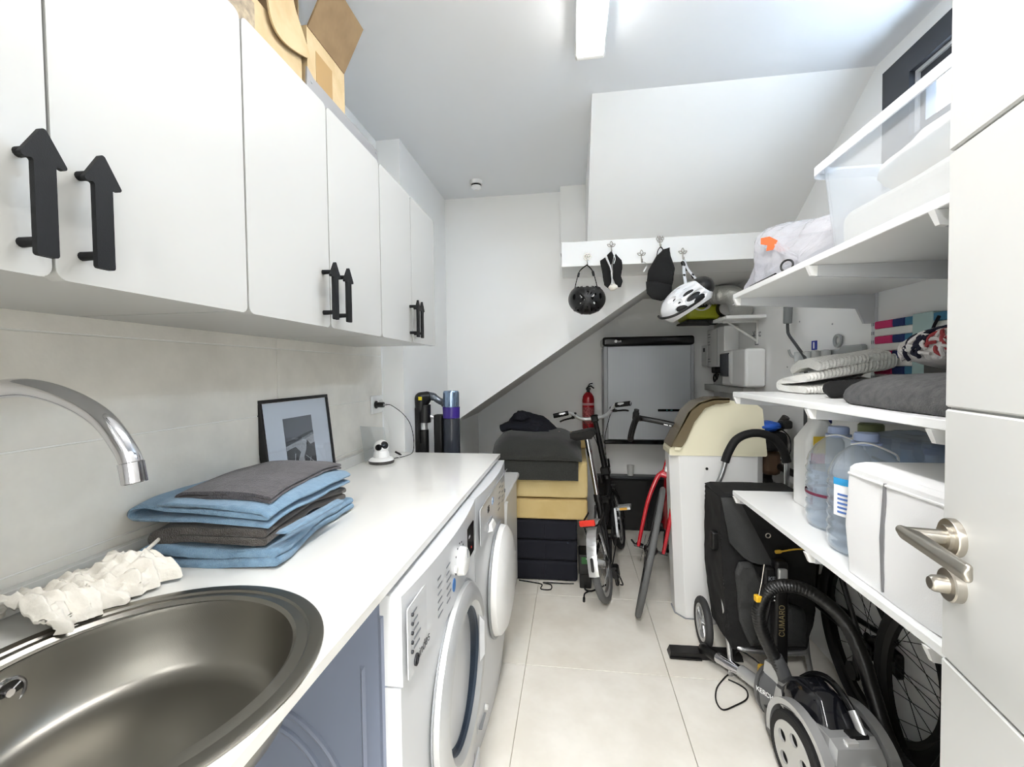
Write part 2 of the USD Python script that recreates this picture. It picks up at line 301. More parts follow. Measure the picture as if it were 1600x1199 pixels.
# right wall with the high window
wy0, wy1, wz0, wz1 = .55, 1.735, 1.90, 2.31
wr = struct('wall_right', [bx(XR, 1.25, HY - .1, wy0, 0, ZC), bx(XR, 1.25, wy1, YR, 0, ZC), bx(XR, 1.25, wy0, wy1, 0, wz0), bx(XR, 1.25, wy0, wy1, wz1, ZC)], white_paint)
for y, z in ((2.03, 1.46), (2.30, 1.50), (2.42, 1.28), (1.96, 1.40)):
    part(wr, 'wall_plug', at(lathe([(0, 0), (.004, 0), (.004, .0015), (0, .0015)], 10), (XR, y, z), (-1, 0, 0)), wm_grey)
w1 = thing('window_1', None, None, (1.12, 1.1, wz0), kind='structure')
def rim(y0, y1, z0, z1, b, x0, x1, t=None):
    t = t or b; return [bx(x0, x1, y0, y1, z0, z0 + b), bx(x0, x1, y0, y1, z1 - t, z1), bx(x0, x1, y0, y0 + b, z0 + b, z1 - t), bx(x0, x1, y1 - b, y1, z0 + b, z1 - t)]
part(w1, 'window_surround', rim(wy0, wy1, wz0, wz1, .125, 1.095, 1.115, .075), dark_win)
part(w1, 'window_frame', rim(wy0 + .125, wy1 - .125, wz0 + .125, wz1 - .075, .012, 1.112, 1.13), wm_white)
part(w1, 'window_sash', rim(wy0 + .137, wy1 - .137, wz0 + .137, wz1 - .087, .022, 1.12, 1.15), dark_win)
part(w1, 'window_pane', bx(1.132, 1.137, wy0 + .155, wy1 - .155, wz0 + .155, wz1 - .105), glass)
# front wall with the doorway the camera stands in, and the hallway behind it
dx0, dx1, dz = -.40, .40, 2.08
struct('wall_front', [bx(-1.02, dx0, YF - .12, YF, 0, ZC), bx(dx1, 1.25, YF - .12, YF, 0, ZC), bx(dx0, dx1, YF - .12, YF, dz, ZC)], white_paint)
struct('trim_3', [bx(dx0, dx0 + .03, YF - .13, YF + .01, 0, dz), bx(dx1 - .03, dx1, YF - .13, YF + .01, 0, dz), bx(dx0, dx1, YF - .13, YF + .01, dz - .03, dz)], cab_white)
struct('wall_hall_left', bx(-1.25, -1.15, HY - .1, YF - .12, 0, ZC), white_paint)
struct('wall_hall_end', bx(-1.25, 1.25, HY - .1, HY, 0, ZC), white_paint)
# open door, hinged near the camera
dd, dn = np.array([.182, .983, 0]), np.array([-.983, .182, 0])      # along the leaf, and towards the room
de = np.array([.52, .69, 0.0]) ; DW = .85
def onleaf(m): return frame(m, de - dd * DW, dd, (0, 0, 1))         # x along the leaf, y up, z away from the room side (-normal)
d1 = thing('door_1', None, None, tuple(de - dd * DW), kind='structure')
zg = [0.01, .862, 1.217, 1.571, 2.05]
for a, b in zip(zg[:-1], zg[1:]):
    part(d1, 'door_panel', onleaf(bx(0, DW, a + .0015, b - .0015, .004 * 0, .040, .0025)), door_white)
part(d1, 'door_core', onleaf(bx(.002, DW - .002, .012, 2.048, .006, .038)), door_white)
def leafpt(s, z, out): p = de - dd * s + dn * out; return np.array([p[0], p[1], z])
def handle_parts():
    s, z = .028, 1.042
    ro = at(lathe([(0, 0), (.0255, 0), (.0255, .007), (.0245, .009), (0, .009)], 36), leafpt(s, z, 0), dn)
    ro2 = at(lathe([(0, .009), (.0165, .009), (.0165, .014), (0, .014)], 30), leafpt(s, z, 0), dn)
    neck = cyl(leafpt(s, z, .010), leafpt(s, z, .058), .0095, n=20)
    A, Bp = leafpt(s - .004, z, .055), leafpt(s + .118, z - .002, .050)
    lev = balls([(A + dn * .004 + (0, 0, .004), .006), (A - (0, 0, .004), .006), (Bp + (0, 0, .006), .0045), (Bp - (0, 0, .007), .0045), (Bp + dn * .003, .0045), (leafpt(s, z, .046), .0075)], 14)
    return [ro, ro2, neck], lev
hp, lev = handle_parts()
hd = part(d1, 'door_handle', hp, nickel); part(hd, 'lever', lev, nickel)
tk = part(d1, 'door_lock', [at(lathe([(0, 0), (.0225, 0), (.0225, .010), (.021, .012), (0, .012)], 32), leafpt(.032, .978, 0), dn)], nickel)
part(tk, 'thumb_turn', [at(lathe([(0, .012), (.012, .012), (.011, .026), (.008, .030), (0, .030)], 24), leafpt(.032, .978, 0), dn)], nickel)
# ceiling batten light (the room's lamp), unseen hallway lamp added as frontal fill, smoke detector
lt = thing('ceiling_batten_light', 'long white batten light glowing on the ceiling above the aisle', 'ceiling light', (.066, .85, ZC))
part(lt, 'light_body', [bx(.020, .112, .22, 1.49, ZC - .058, ZC - .0005, .004)], plast_w)
part(lt, 'diffuser', at(rbox(.024, .108, .239, 1.471, ZC - .064, ZC - .0562, .0035)), lamp_m)
for a, b in ((.212, .236), (1.474, 1.500)):
    part(lt, 'end_cap', bx(.018, .114, a, b, ZC - .060, ZC - .0005, .006), offw)
part(lt, 'fixing_clip', at(lathe([(0, 0), (.012, 0), (.010, .012), (0, .012)], 14), (.066, 1.500, ZC - .035), (0, 1, 0)), offw)
hl = thing('added_hall_fill_light', 'unseen round light added in the hallway as frontal fill', 'ceiling light', (-.22, -.95, ZC))
part(hl, 'light_base', at(lathe([(0, 0), (.21, 0), (.21, -.02), (0, -.02)][::-1], 32), (-.22, -.95, ZC - .0005)), plast_w)
part(hl, 'diffuser', at(lathe([(0, -.06), (.16, -.055), (.2, -.03), (.2, -.02), (0, -.02)], 32), (-.22, -.95, ZC)), hall_fill_m)
sd = thing('smoke_detector', 'small white round detector with a dark band on the far ceiling', 'smoke detector', (-.535, 2.47, ZC))
part(sd, 'base', at(lathe([(0, -.022), (.036, -.022), (.036, 0), (0, 0)], 28), (-.535, 2.47, ZC - .0005)), plast_w)
part(sd, 'vent_band', at(lathe([(0, -.030), (.029, -.030), (.029, -.022), (0, -.022)], 28), (-.535, 2.47, ZC - .0005)), black)
part(sd, 'sensor_cap', at(lathe([(0, -.052), (.014, -.052), (.018, -.046), (.028, -.040), (.029, -.030), (0, -.030)], 28), (-.535, 2.47, ZC - .0005)), plast_w)

# ------------------------------------------------------------------ wall cabinets
CX, CZ0, CZ1 = -.55, 1.381, 1.885
def arrow():
    P = Polygon([(-.0095, .0), (.0095, .0), (.0095, .094), (.0225, .091), (0, .1295), (-.0225, .091), (-.0095, .094)]).buffer(-.003).buffer(.003, quad_segs=4).buffer(.0025, quad_segs=4).buffer(-.0025)
    return prism(P, .006)
def arrow_handle(yc):
    o = (CX + .026, yc, 1.396); m = frame(arrow(), o, (0, 1, 0), (0, 0, 1))
    return [m] + [at(lathe([(0, 0), (.0052, 0), (.0046, .027), (0, .027)], 12), (CX, yc, z), (1, 0, 0)) for z in (1.412, 1.502)]
units = [((.125, .398), (.400, .681), .372, .427, 'white wall cabinet nearest the camera, with the two largest arrow handles'),
         ((.684, .939), (.941, 1.211), .912, .970, 'middle white wall cabinet, above the folded towels and picture'),
         ((1.214, 1.457), (1.459, 1.716), 1.438, 1.478, 'farthest white wall cabinet, at the corner by the wall column')]
for a, b, h0, h1, lab in units:
    t = thing('wall_cabinet', lab, 'cabinet', (-.72, (a[0] + b[1]) / 2, CZ0), group='wall cabinets over the worktop')
    part(t, 'body', [bx(XL + .0005, CX - .020, a[0] + .0005, b[1] - .0005, CZ0 + .004, CZ1)], cab_white)
    for (y0, y1), h in ((a, h0), (b, h1)):
        r = rrect(y0 + .0008, CZ0, y1 - .0008, CZ1, .012)
        d = part(t, 'door', yz(r, CX - .019, CX), cab_white); part(d, 'handle', arrow_handle(h), black_h, label='black arrow-shaped pull handle')
single('wall_cabinet_filler', bx(XL + .001, CX - .02, YF + .003, .124, CZ0 + .004, CZ1, .001), cab_white, 'plain white cabinet panel between the door wall and the first cabinet', 'panel')
# things lying on the cabinets
gs = thing('steel_strip', 'flat grey metal strip lying along the front edge on top of the cabinets', 'metal strip', (-.6, 1.1, CZ1))
part(gs, 'strip', yz([(.905, CZ1 + .0008), (1.262, CZ1 + .0008), (1.258, CZ1 + .056), (.935, CZ1 + .058), (.910, CZ1 + .070)], -.578, -.574), strip_m)
for y in (.925, 1.247): part(gs, 'screw', at(lathe([(0, 0), (.0035, 0), (.003, .0015), (0, .0015)], 10), (-.574, y, CZ1 + .045), (1, 0, 0)), wm_grey)
def flap(o, e1, e2, th=.004):       # a cardboard flap: corner, along the fold, outwards
    o, e1, e2 = map(lambda v: np.asarray(v, float), (o, e1, e2)); n = np.cross(e1, e2); n = n / np.linalg.norm(n) * th
    return hull([o + a + b + c for a in (0 * e1, e1) for b in (0 * e2, e2) for c in (0 * n, n)])
bt = CZ1 + .001
b2 = thing('cardboard_box', 'open cardboard box farther back on the cabinets, one flap raised towards the ceiling', 'cardboard box', (-.75, 1.06, bt), group='cardboard boxes on the wall cabinets')
part(b2, 'side', [bx(-.612, -.608, .965, 1.135, bt, 2.090)], card); part(b2, 'side', [bx(-.87, -.866, .965, 1.135, bt, 2.090)], card)
part(b2, 'end', bx(-.866, -.612, .965, .969, bt, 2.090), card); part(b2, 'end', bx(-.866, -.612, 1.131, 1.135, bt, 2.090), card)
part(b2, 'bottom', bx(-.866, -.612, .969, 1.131, bt, bt + .004), card_in)
part(b2, 'tape_patch', bx(-.6078, -.6072, 1.000, 1.072, bt + .03, 2.055), tape)
part(b2, 'flap', flap((-.610, .968, 2.090), (0, .165, 0), (.055, .005, .115)), card_in, label='raised cardboard flap seen from its brown inner side')
part(b2, 'flap', flap((-.868, .968, 2.090), (0, .16, 0), (-.02, 0, .12)), card)
b1 = thing('cardboard_box', 'torn cardboard box with a rounded pale flap, nearer on the cabinets', 'cardboard box', (-.75, .80, bt), group='cardboard boxes on the wall cabinets')
part(b1, 'side', bx(-.618, -.614, .66, .952, bt, 2.02), card); part(b1, 'side', bx(-.87, -.866, .66, .952, bt, 2.19), card_in)
part(b1, 'end', bx(-.866, -.618, .66, .664, bt, 2.19), card); part(b1, 'end', bx(-.866, -.618, .948, .952, bt, 2.25), card_in); part(b1, 'bottom', bx(-.866, -.618, .664, .948, bt, bt + .004), card_in)
lob = Polygon(spline([(0.826, 2.082), (0.888, 2.136), (0.916, 2.086), (0.938, 2.06), (0.957, 2.035), (0.966, 2.019), (0.953, 2.006), (0.897, 1.987), (0.861, 1.984), (0.838, 1.996), (0.827, 2.026)], 5, True))
part(b1, 'flap', yz(lob, -.606, -.602), card, label='pale rounded flap hanging over the front')
part(b1, 'worn_label', bx(-.6138, -.6133, .68, .80, 1.94, 2.005), M('worn_label', (136, 124, 108), .7, var=(60, (176, 160, 134), 3)))

# ------------------------------------------------------------------ worktop, sink, tap
ct = thing('worktop', 'long white quartz worktop along the left wall', 'worktop', (-.61, .9, .885))
SC, SR = np.array([-.555, .46]), .228
part(ct, 'slab', xy(sbox(XL + .0005, YF + .0015, -.328, 1.950).difference(disc(SC[0], SC[1], SR - .012, 64)), .884, .900), counter_m)
part(ct, 'upstand', bx(XL + .0005, -.877, YF + .0015, 1.950, .9003, .940, .001), counter_m)
part(ct, 'support_panel', bx(XL + .0005, -.34, YF + .0015, YF + .018, .001, .8838), cab_white)
part(ct, 'support_panel', bx(XL + .0005, -.40, 1.9445, 1.950, .001, .8838), cab_white)
sk = thing('sink', 'round brushed steel sink set into the worktop', 'sink', (SC[0], SC[1], .78))
rim_p = [(.187, .8985), (.192, .9035), (.200, .9025), (.206, .9015), (.209, .9045), (.222, .9050), (.2275, .9030), (.2275, .9006), (.190, .9006)]
ro = lathe(rim_p, 96); V = ro.vertices.copy()
part(sk, 'rim', at(ro, (SC[0], SC[1], 0)), steel)
bas = [(.187, .8985), (.1855, .892), (.182, .868), (.175, .840), (.165, .815), (.154, .803), (.135, .796), (.10, .792), (.05, .789), (0, .788), (0, .785), (.06, .786), (.105, .789), (.138, .793), (.157, .800), (.168, .813), (.178, .838), (.1845, .866), (.189, .89), (.1895, .8985)]
part(sk, 'basin', at(lathe(bas, 96), (SC[0] + .012, SC[1], 0)), steel, smooth=50)
part(sk, 'drain', at(lathe([(0, .7895), (.025, .7895), (.028, .7935), (.022, .7945), (.018, .792), (0, .791)], 32), (SC[0] + .012, SC[1] - .105, 0)), chrome)
ov = np.array([SC[0] + .012 - .1815, SC[1] - .004, .868]); on = (1, 0, .03)
vf = part(sk, 'overflow', [ring(ov, .0165, .0028, on, 28, 8), at(lathe([(0, 0), (.006, 0), (.005, .003), (0, .003)], 14), ov, on), *[tube([ov, ov + .016 * np.array([-.03, math.cos(a), math.sin(a)])], .0016, 6) for a in (.5, 2.6, 4.7)]], chrome)
part(vf, 'overflow_hole', at(lathe([(0, -.001), (.0155, -.001), (.0155, .0005), (0, .0005)], 24), ov, on), black_g)
fc = thing('sink_tap', 'chrome swan-neck tap arching over the sink', 'tap', (-.835, .47, .9003))
neckp = spline([(-.835, .475, .93), (-.838, .475, 1.10), (-.825, .476, 1.19), (-.785, .477, 1.248), (-.720, .478, 1.262), (-.655, .479, 1.250), (-.600, .480, 1.222), (-.566, .480, 1.182), (-.556, .480, 1.158)], 8)
part(fc, 'neck', tube(neckp, .0125, 20), chrome); part(fc, 'aerator', [cyl((-.5585, .480, 1.166), (-.5535, .480, 1.139), .0138, n=24, bev=.001)], chrome)
part(fc, 'tap_base', at(lathe([(0, 0), (.026, 0), (.026, .006), (.021, .010), (.021, .055), (.017, .062), (0, .062)], 28), (-.835, .475, .9003)), chrome)
part(fc, 'lever', [cyl((-.835, .452, .945), (-.835, .385, .965), .006, .005)], chrome)
# crumpled cream cloth at the back rim of the sink
def crumple(pts, rad, seed, amp, n=5):
    P = spline(pts, n); R = np.interp(np.linspace(0, 1, len(P)), np.linspace(0, 1, len(rad)), rad)
    return rough_up(rough_up(tube(P, R, 22, flat=(1, .72)), amp, 26, seed, .008), amp * .45, 70, seed + 3)
cl = thing('cream_cloth', 'crumpled cream cotton cloth draped behind the sink', 'cloth', (-.80, .63, .9))
def cloth_sheet():
    """one loosely crumpled strip of cloth, lying along the back of the sink"""
    nu, nv = 90, 40; L = spline([(-.812, .515, 0), (-.806, .56, 0), (-.800, .60, 0), (-.795, .65, 0), (-.790, .700, 0)], 24); L = L[np.linspace(0, len(L) - 1, nu).astype(int)]
    V = []
    for i in range(nu):
        w = .060 + .008 * math.sin(i * .31) + .014 * meshkit.noise(np.array([i * .12, 3, 1]), 4)
        for j in range(nv):
            a = math.pi * (j / (nv - 1)); x, z = -math.cos(a), math.sin(a)
            q = np.array([i * .17, j * .16, 2.3]); f = meshkit.fbm(q, 4, 11); g = 1.0 * abs(meshkit.fbm(q * np.array([.8, 1.5, 1]) + 9, 4, 5) - .5)
            h = (.026 + .038 * f) * (1 - .15 * (i / nu)) * (1 + .5 * math.exp(-((i - 74) / 12) ** 2))
            V.append((L[i][0] + w * x * (.8 + .5 * f) + .010 * g, L[i][1] + .02 * (f - .5), .9062 + max(0, h * z ** .7 * (1.0 - 1.6 * g) + .012 * (f - .5) * z)))
    F = [(i * nv + j, (i + 1) * nv + j, (i + 1) * nv + j + 1) for i in range(nu - 1) for j in range(nv - 1)] + [(i * nv + j, (i + 1) * nv + j + 1, i * nv + j + 1) for i in range(nu - 1) for j in range(nv - 1)]
    V = np.array(V); k = len(V); V2 = V.copy(); V2[:, 2] = np.maximum(V2[:, 2] - .004, .9056); F = np.array(F)
    edge = []
    for i in range(nu - 1): edge += [(i * nv, (i + 1) * nv), ((i + 1) * nv + nv - 1, i * nv + nv - 1)]
    for j in range(nv - 1): edge += [(j + 1, j), ((nu - 1) * nv + j, (nu - 1) * nv + j + 1)]
    S = [(a, a + k, b) for a, b in edge] + [(b, a + k, b + k) for a, b in edge]
    m = trimesh.Trimesh(np.vstack([V, V2]), np.vstack([F, F[:, ::-1] + k, S]), process=False); m.fix_normals(); return m
part(cl, 'cloth', cloth_sheet(), cream_c, smooth=True)
part(cl, 'tie_string', tube(spline([(-.800, .700, .940), (-.803, .722, .948), (-.810, .742, .951), (-.816, .760, .955)], 6), .0035, 8), cream_c)

# ------------------------------------------------------------------ pile of folded towels
def towel(name, label, path, th, x0, y0, length, z0, mat, yaw=0, wob=.004, seed=0, sag=.009):
    m = ribbon(path, th, length, 30, wob, 11, seed); V = m.vertices; e = (2 * V[:, 1] / length - 1); u = (V[:, 0] - V[:, 0].mean()) / max(np.ptp(V[:, 0]) / 2, .01)
    V[:, 2] -= sag * (np.abs(e) ** 3 + np.abs(u) ** 3); V[:, 0] += .006 * np.sin(V[:, 1] * 17 + seed) ; V[:, 2] = np.maximum(V[:, 2], np.quantile(V[:, 2], .08)) if sag < .006 else V[:, 2]; m.vertices = V; m.apply_transform(trimesh.transformations.rotation_matrix(math.radians(yaw), (0, 0, 1))); m.apply_translation((x0, y0, z0 - m.bounds[0][2]))
    return single(name, m, mat, label, 'towel', 'towels piled on the worktop', smooth=60)
tz = .9004
towel('bath_towel', 'light blue towel at the bottom of the folded pile', spline([(.262, .012), (.14, .008), (.02, .009), (-.004, .021), (.02, .033), (.15, .028), (.262, .029)], 5), .017, -.840, .735, .35, tz, blue_t, 5, .009, 1, .0)
towel('bath_towel', 'brown-grey folded towel between the two blue ones', spline([(.235, .009), (.10, .006), (.01, .010), (.004, .018), (.02, .023), (.12, .023), (.235, .026)], 5), .0140, -.832, .748, .318, .9400, taupe_t, 2, .008, 8, .007)
towel('bath_towel', 'light blue towel with looped edge folds, second from the top', spline([(.275, .000), (.15, .001), (.02, .002), (-.012, .012), (-.008, .024), (.015, .030), (.06, .022), (.16, .017), (.268, .015), (.262, .024), (.20, .026), (.05, .031)], 5), .0066, -.850, .738, .338, .9790, blue_t, 3, .006, 4)
towel('face_towel', 'dark grey towel lying on top of the pile', spline([(.195, .001), (.10, .002), (.01, .001), (-.003, .006), (.02, .011), (.10, .011), (.195, .009)], 5), .0058, -.795, .765, .305, 1.0190, grey_t, 4, .006, 21)
single('blue_washcloth', [pillow([(-.5725, 0), (-.550, 0), (-.548, .06), (-.552, .22), (-.572, .23)], .006, .006, plane='xy', amp=.002, seed=2).apply_translation((0, .765, .966))], blue_t, 'small blue cloth corner sticking out of the right side of the pile', 'cloth', smooth=60)

# ------------------------------------------------------------------ leaning picture
def picture():
    W_, H_ = .352, .300; o = np.array([-.868 + .010, 1.135, .9015]); up = np.array([-.0325, .0, .300]); up /= np.linalg.norm(up); xd = np.array([0, 1.0, 0])
    t = thing('framed_picture', 'black framed monochrome beach path picture leaning on the tiles', 'picture', tuple(o))
    F_ = lambda m: frame(m, o, xd, up)
    b, dp = .010, .022
    part(t, 'frame', [F_(bx(0, W_, 0, b, -dp, 0, .001)), F_(bx(0, W_, H_ - b, H_, -dp, 0, .001)), F_(bx(0, b, b, H_ - b, -dp, 0, .001)), F_(bx(W_ - b, W_, b, H_ - b, -dp, 0, .001))], black)
    part(t, 'mat_board', F_(bx(b, W_ - b, b, H_ - b, -.012, -.006)), paper)
    x0, x1, z0, z1 = .098, .245, .062, .236
    ph = part(t, 'print', F_(bx(x0, x1, z0, z1, -.0062, -.0052)), M('print_sky', (96, 97, 100), .5, var=(3, (150, 150, 152), 2), stretch=(.3, .3, 1)))
    cm = lambda k, c, v: M('print_' + k, c, .5, var=(220, v, 4))
    q = lambda pts, l: F_(prism(Polygon([(x0 + u * (x1 - x0), z0 + w * (z1 - z0)) for u, w in pts]), .0003).apply_translation((0, 0, -.0052 + .0003 * l)))
    part(ph, 'print_sand', q([(0, 0), (1, 0), (1, .62), (.5, .56), (0, .50)], 0), cm('sand', (208, 208, 206), (186, 186, 184)))
    part(ph, 'print_hills', q([(0, .50), (0, .58), (.25, .60), (.6, .66), (1, .70), (1, .62), (.6, .60), (.3, .55)], 1), cm('hills', (66, 66, 68), (88, 88, 90)))
    part(ph, 'print_water', q([(.45, .57), (.95, .66), (1, .63), (.7, .56)], 2), cm('water', (120, 122, 124), (180, 180, 180)))
    part(ph, 'print_grass', q([(0, 0), (.30, 0), (.36, .22), (.46, .34), (.30, .46), (.12, .44), (0, .42)], 2), cm('grass', (58, 57, 56), (104, 103, 100)))
    part(ph, 'print_grass', q([(.60, 0), (1, 0), (1, .46), (.84, .44), (.72, .54), (.66, .36), (.56, .24)], 2), cm('grass', (58, 57, 56), (104, 103, 100)))
    for u0, w0, u1, w1 in ((.18, .0, .27, .34), (.62, .26, 1.0, .03), (.70, .02, .80, .20)):
        dx, dy = (w1 - w0) * .02, -(u1 - u0) * .02
        part(ph, 'print_post', q([(u0 - .012, w0), (u0 + .012, w0), (u1 + .012, w1), (u1 - .012, w1)], 3), paper)
    part(t, 'glazing', F_(bx(b, W_ - b, b, H_ - b, -.004, -.0025)), glass)
    part(t, 'back_board', F_(bx(b, W_ - b, b, H_ - b, -.0215, -.016)), card_in)
picture()

# ------------------------------------------------------------------ socket, charger, camera, leads, clear sheet
so = thing('wall_socket', 'white double wall socket at the end of the grey tiles', 'socket', (XL, 1.885, 1.10))
part(so, 'plate', bx(XL + .0003, XL + .010, 1.835, 1.952, 1.09, 1.172, .003), plast_w)
for y in (1.865, 1.922): part(so, 'socket_well', at(lathe([(0, 0), (.019, 0), (.019, .002), (.021, .003), (.021, .0), (0, 0)][:4] + [(0, .0015)], 24), (XL + .0102, y, 1.131), (1, 0, 0)), offw)
cg = thing('usb_charger', 'black plug-in charger in the wall socket', 'charger', (XL, 1.865, 1.13))
part(cg, 'plug', [at(lathe([(0, 0), (.017, 0), (.017, .005), (.012, .008), (.012, .038), (0, .038)], 22), (XL + .0125, 1.865, 1.131), (1, 0, 0))], black)
part(cg, 'connector', bx(XL + .0510, XL + .063, 1.859, 1.871, 1.127, 1.135, .001), sil_tube)
single('charging_lead', tube(spline([(XL + .0635, 1.865, 1.131), (XL + .085, 1.868, 1.128), (-.765, 1.885, 1.09), (-.735, 1.90, 1.04), (-.722, 1.905, .97), (-.724, 1.90, .915), (-.735, 1.86, .9035), (-.76, 1.81, .903), (-.79, 1.77, .903)], 8), .0016, 7), black, 'thin black lead curving from the charger down to the worktop', 'cable')
single('white_lead', tube(spline([(-.885, 1.935, 1.10), (-.86, 1.93, 1.05), (-.845, 1.92, 1.00), (-.852, 1.90, .93), (-.845, 1.86, .903), (-.82, 1.82, .903), (-.78, 1.84, .903), (-.745, 1.80, .903)], 8), .0014, 7), plast_w, 'thin white lead lying behind the small camera', 'cable')
single('lead_plug', [cyl((-.80, 1.882, .914), (-.772, 1.865, .907), .0045, n=10), cyl((-.772, 1.865, .907), (-.765, 1.861, .9055), .0028, n=8)], black, 'short black lead plug lying beside the small camera', 'plug')
bc = thing('security_camera', 'small white pan-tilt camera with a black eye on the worktop', 'camera', (-.79, 1.715, .9003))
cx, cy = -.790, 1.712
part(bc, 'base', at(lathe([(0, 0), (.046, 0), (.050, .006), (.051, .014), (.045, .020), (.034, .025), (0, .026)], 36), (cx, cy, .9003)), plast_w)
part(bc, 'base_band', at(lathe([(0, .0), (.0505, .001), (.0520, .007), (.0515, .0125), (.0495, .0125), (0, .010)], 36), (cx, cy, .9003)), M('dark_grey_band', (66, 64, 62), .4))
part(bc, 'neck', at(lathe([(0, .0255), (.033, .0255), (.031, .045), (.024, .058), (0, .06)], 32), (cx, cy, .9003)), plast_w)
part(bc, 'head', at(trimesh.creation.icosphere(3, .030), (cx, cy, .9003 + .066)), plast_w)
part(bc, 'lens', at(lathe([(0, .026), (.0135, .026), (.0125, .0325), (.008, .0335), (0, .034)], 24), (cx, cy, .9663), (.05, -.97, .1)), black_g)
part(bc, 'side_eye', at(lathe([(0, .018), (.018, .022), (.014, .030), (0, .033)], 24), (cx, cy, .9663), (.80, -.45, .42)), black_g)
single('acrylic_sheet', hull([(-.858, 1.70, .9005), (-.856, 1.70, .9005), (-.858, 1.93, .9005), (-.856, 1.93, .9005), (-.8765, 1.70, 1.055), (-.8745, 1.70, 1.055), (-.8765, 1.93, 1.02), (-.8745, 1.93, 1.02)]), acryl, 'clear acrylic sheet leaning on the tiles behind the small camera', 'clear sheet')

# ------------------------------------------------------------------ cordless vacuum on its wall dock
cv = thing('cordless_vacuum', 'cordless vacuum with a purple clear bin docked at the end of the worktop', 'vacuum cleaner', (-.70, 2.15, .5))
part(cv, 'dock', [bx(-.7895, -.765, 2.10, 2.17, .55, 1.10, .006), bx(-.77, -.74, 2.105, 2.165, .78, .92, .006)], black)
part(cv, 'wand', [cyl((-.750, 2.13, .10), (-.752, 2.13, 1.04), .019, n=20)], silver_p); part(cv, 'wand_sleeve', [cyl((-.751, 2.13, .60), (-.751, 2.13, .985), .0235, n=20, bev=.003)], black)
part(cv, 'floor_head', [rbox(-.785, -.71, 2.02, 2.24, .002, .07, .015)], black)
part(cv, 'motor_housing', [balls([((-.762, 2.12, 1.145), .030), ((-.735, 2.14, 1.150), .028), ((-.765, 2.12, 1.09), .024)]), cyl((-.745, 2.13, 1.02), (-.745, 2.13, 1.11), .030, n=20)], black)
part(cv, 'handle', [tube(spline([(-.735, 2.14, 1.155), (-.705, 2.145, 1.150), (-.672, 2.15, 1.128), (-.645, 2.15, 1.118), (-.618, 2.15, 1.12)], 6), [.020] * 8 + [.017] * 8 + [.022] * 9, 14)], M('gunmetal', (96, 102, 110), .25, .7))
part(cv, 'trigger', [cyl((-.655, 2.15, 1.115), (-.650, 2.15, 1.085), .006, .004)], black)
part(cv, 'cyclone', [at(lathe([(0, 0), (.038, 0), (.041, .01), (.041, .075), (.036, .085), (0, .088)], 28), (-.612, 2.15, 1.095))], M('cyclone_blue', (146, 168, 196), .12, .8))
part(cv, 'dust_bin', [at(lathe([(0, 0), (.042, 0), (.044, .055), (.042, .056), (0, .056)], 28), (-.612, 2.15, 1.042))], purple)
part(cv, 'bin_cup', [at(lathe([(0, 0), (.040, 0), (.043, .02), (.043, .21), (0, .21)], 28), (-.612, 2.15, .830))], smoke_gl)
part(cv, 'battery_pack', [rbox(-.70, -.655, 2.125, 2.175, .80, 1.06, .010)], black)
part(cv, 'bridge', [tube(spline([(-.735, 2.13, 1.055), (-.70, 2.14, 1.045), (-.675, 2.15, 1.03), (-.662, 2.15, 1.0)], 5), .010, 10)], silver_p)
part(cv, 'warning_label', bx(-.7635, -.745, 2.0885, 2.0895, 1.135, 1.153), M('label_yellow', (230, 205, 40), .5))

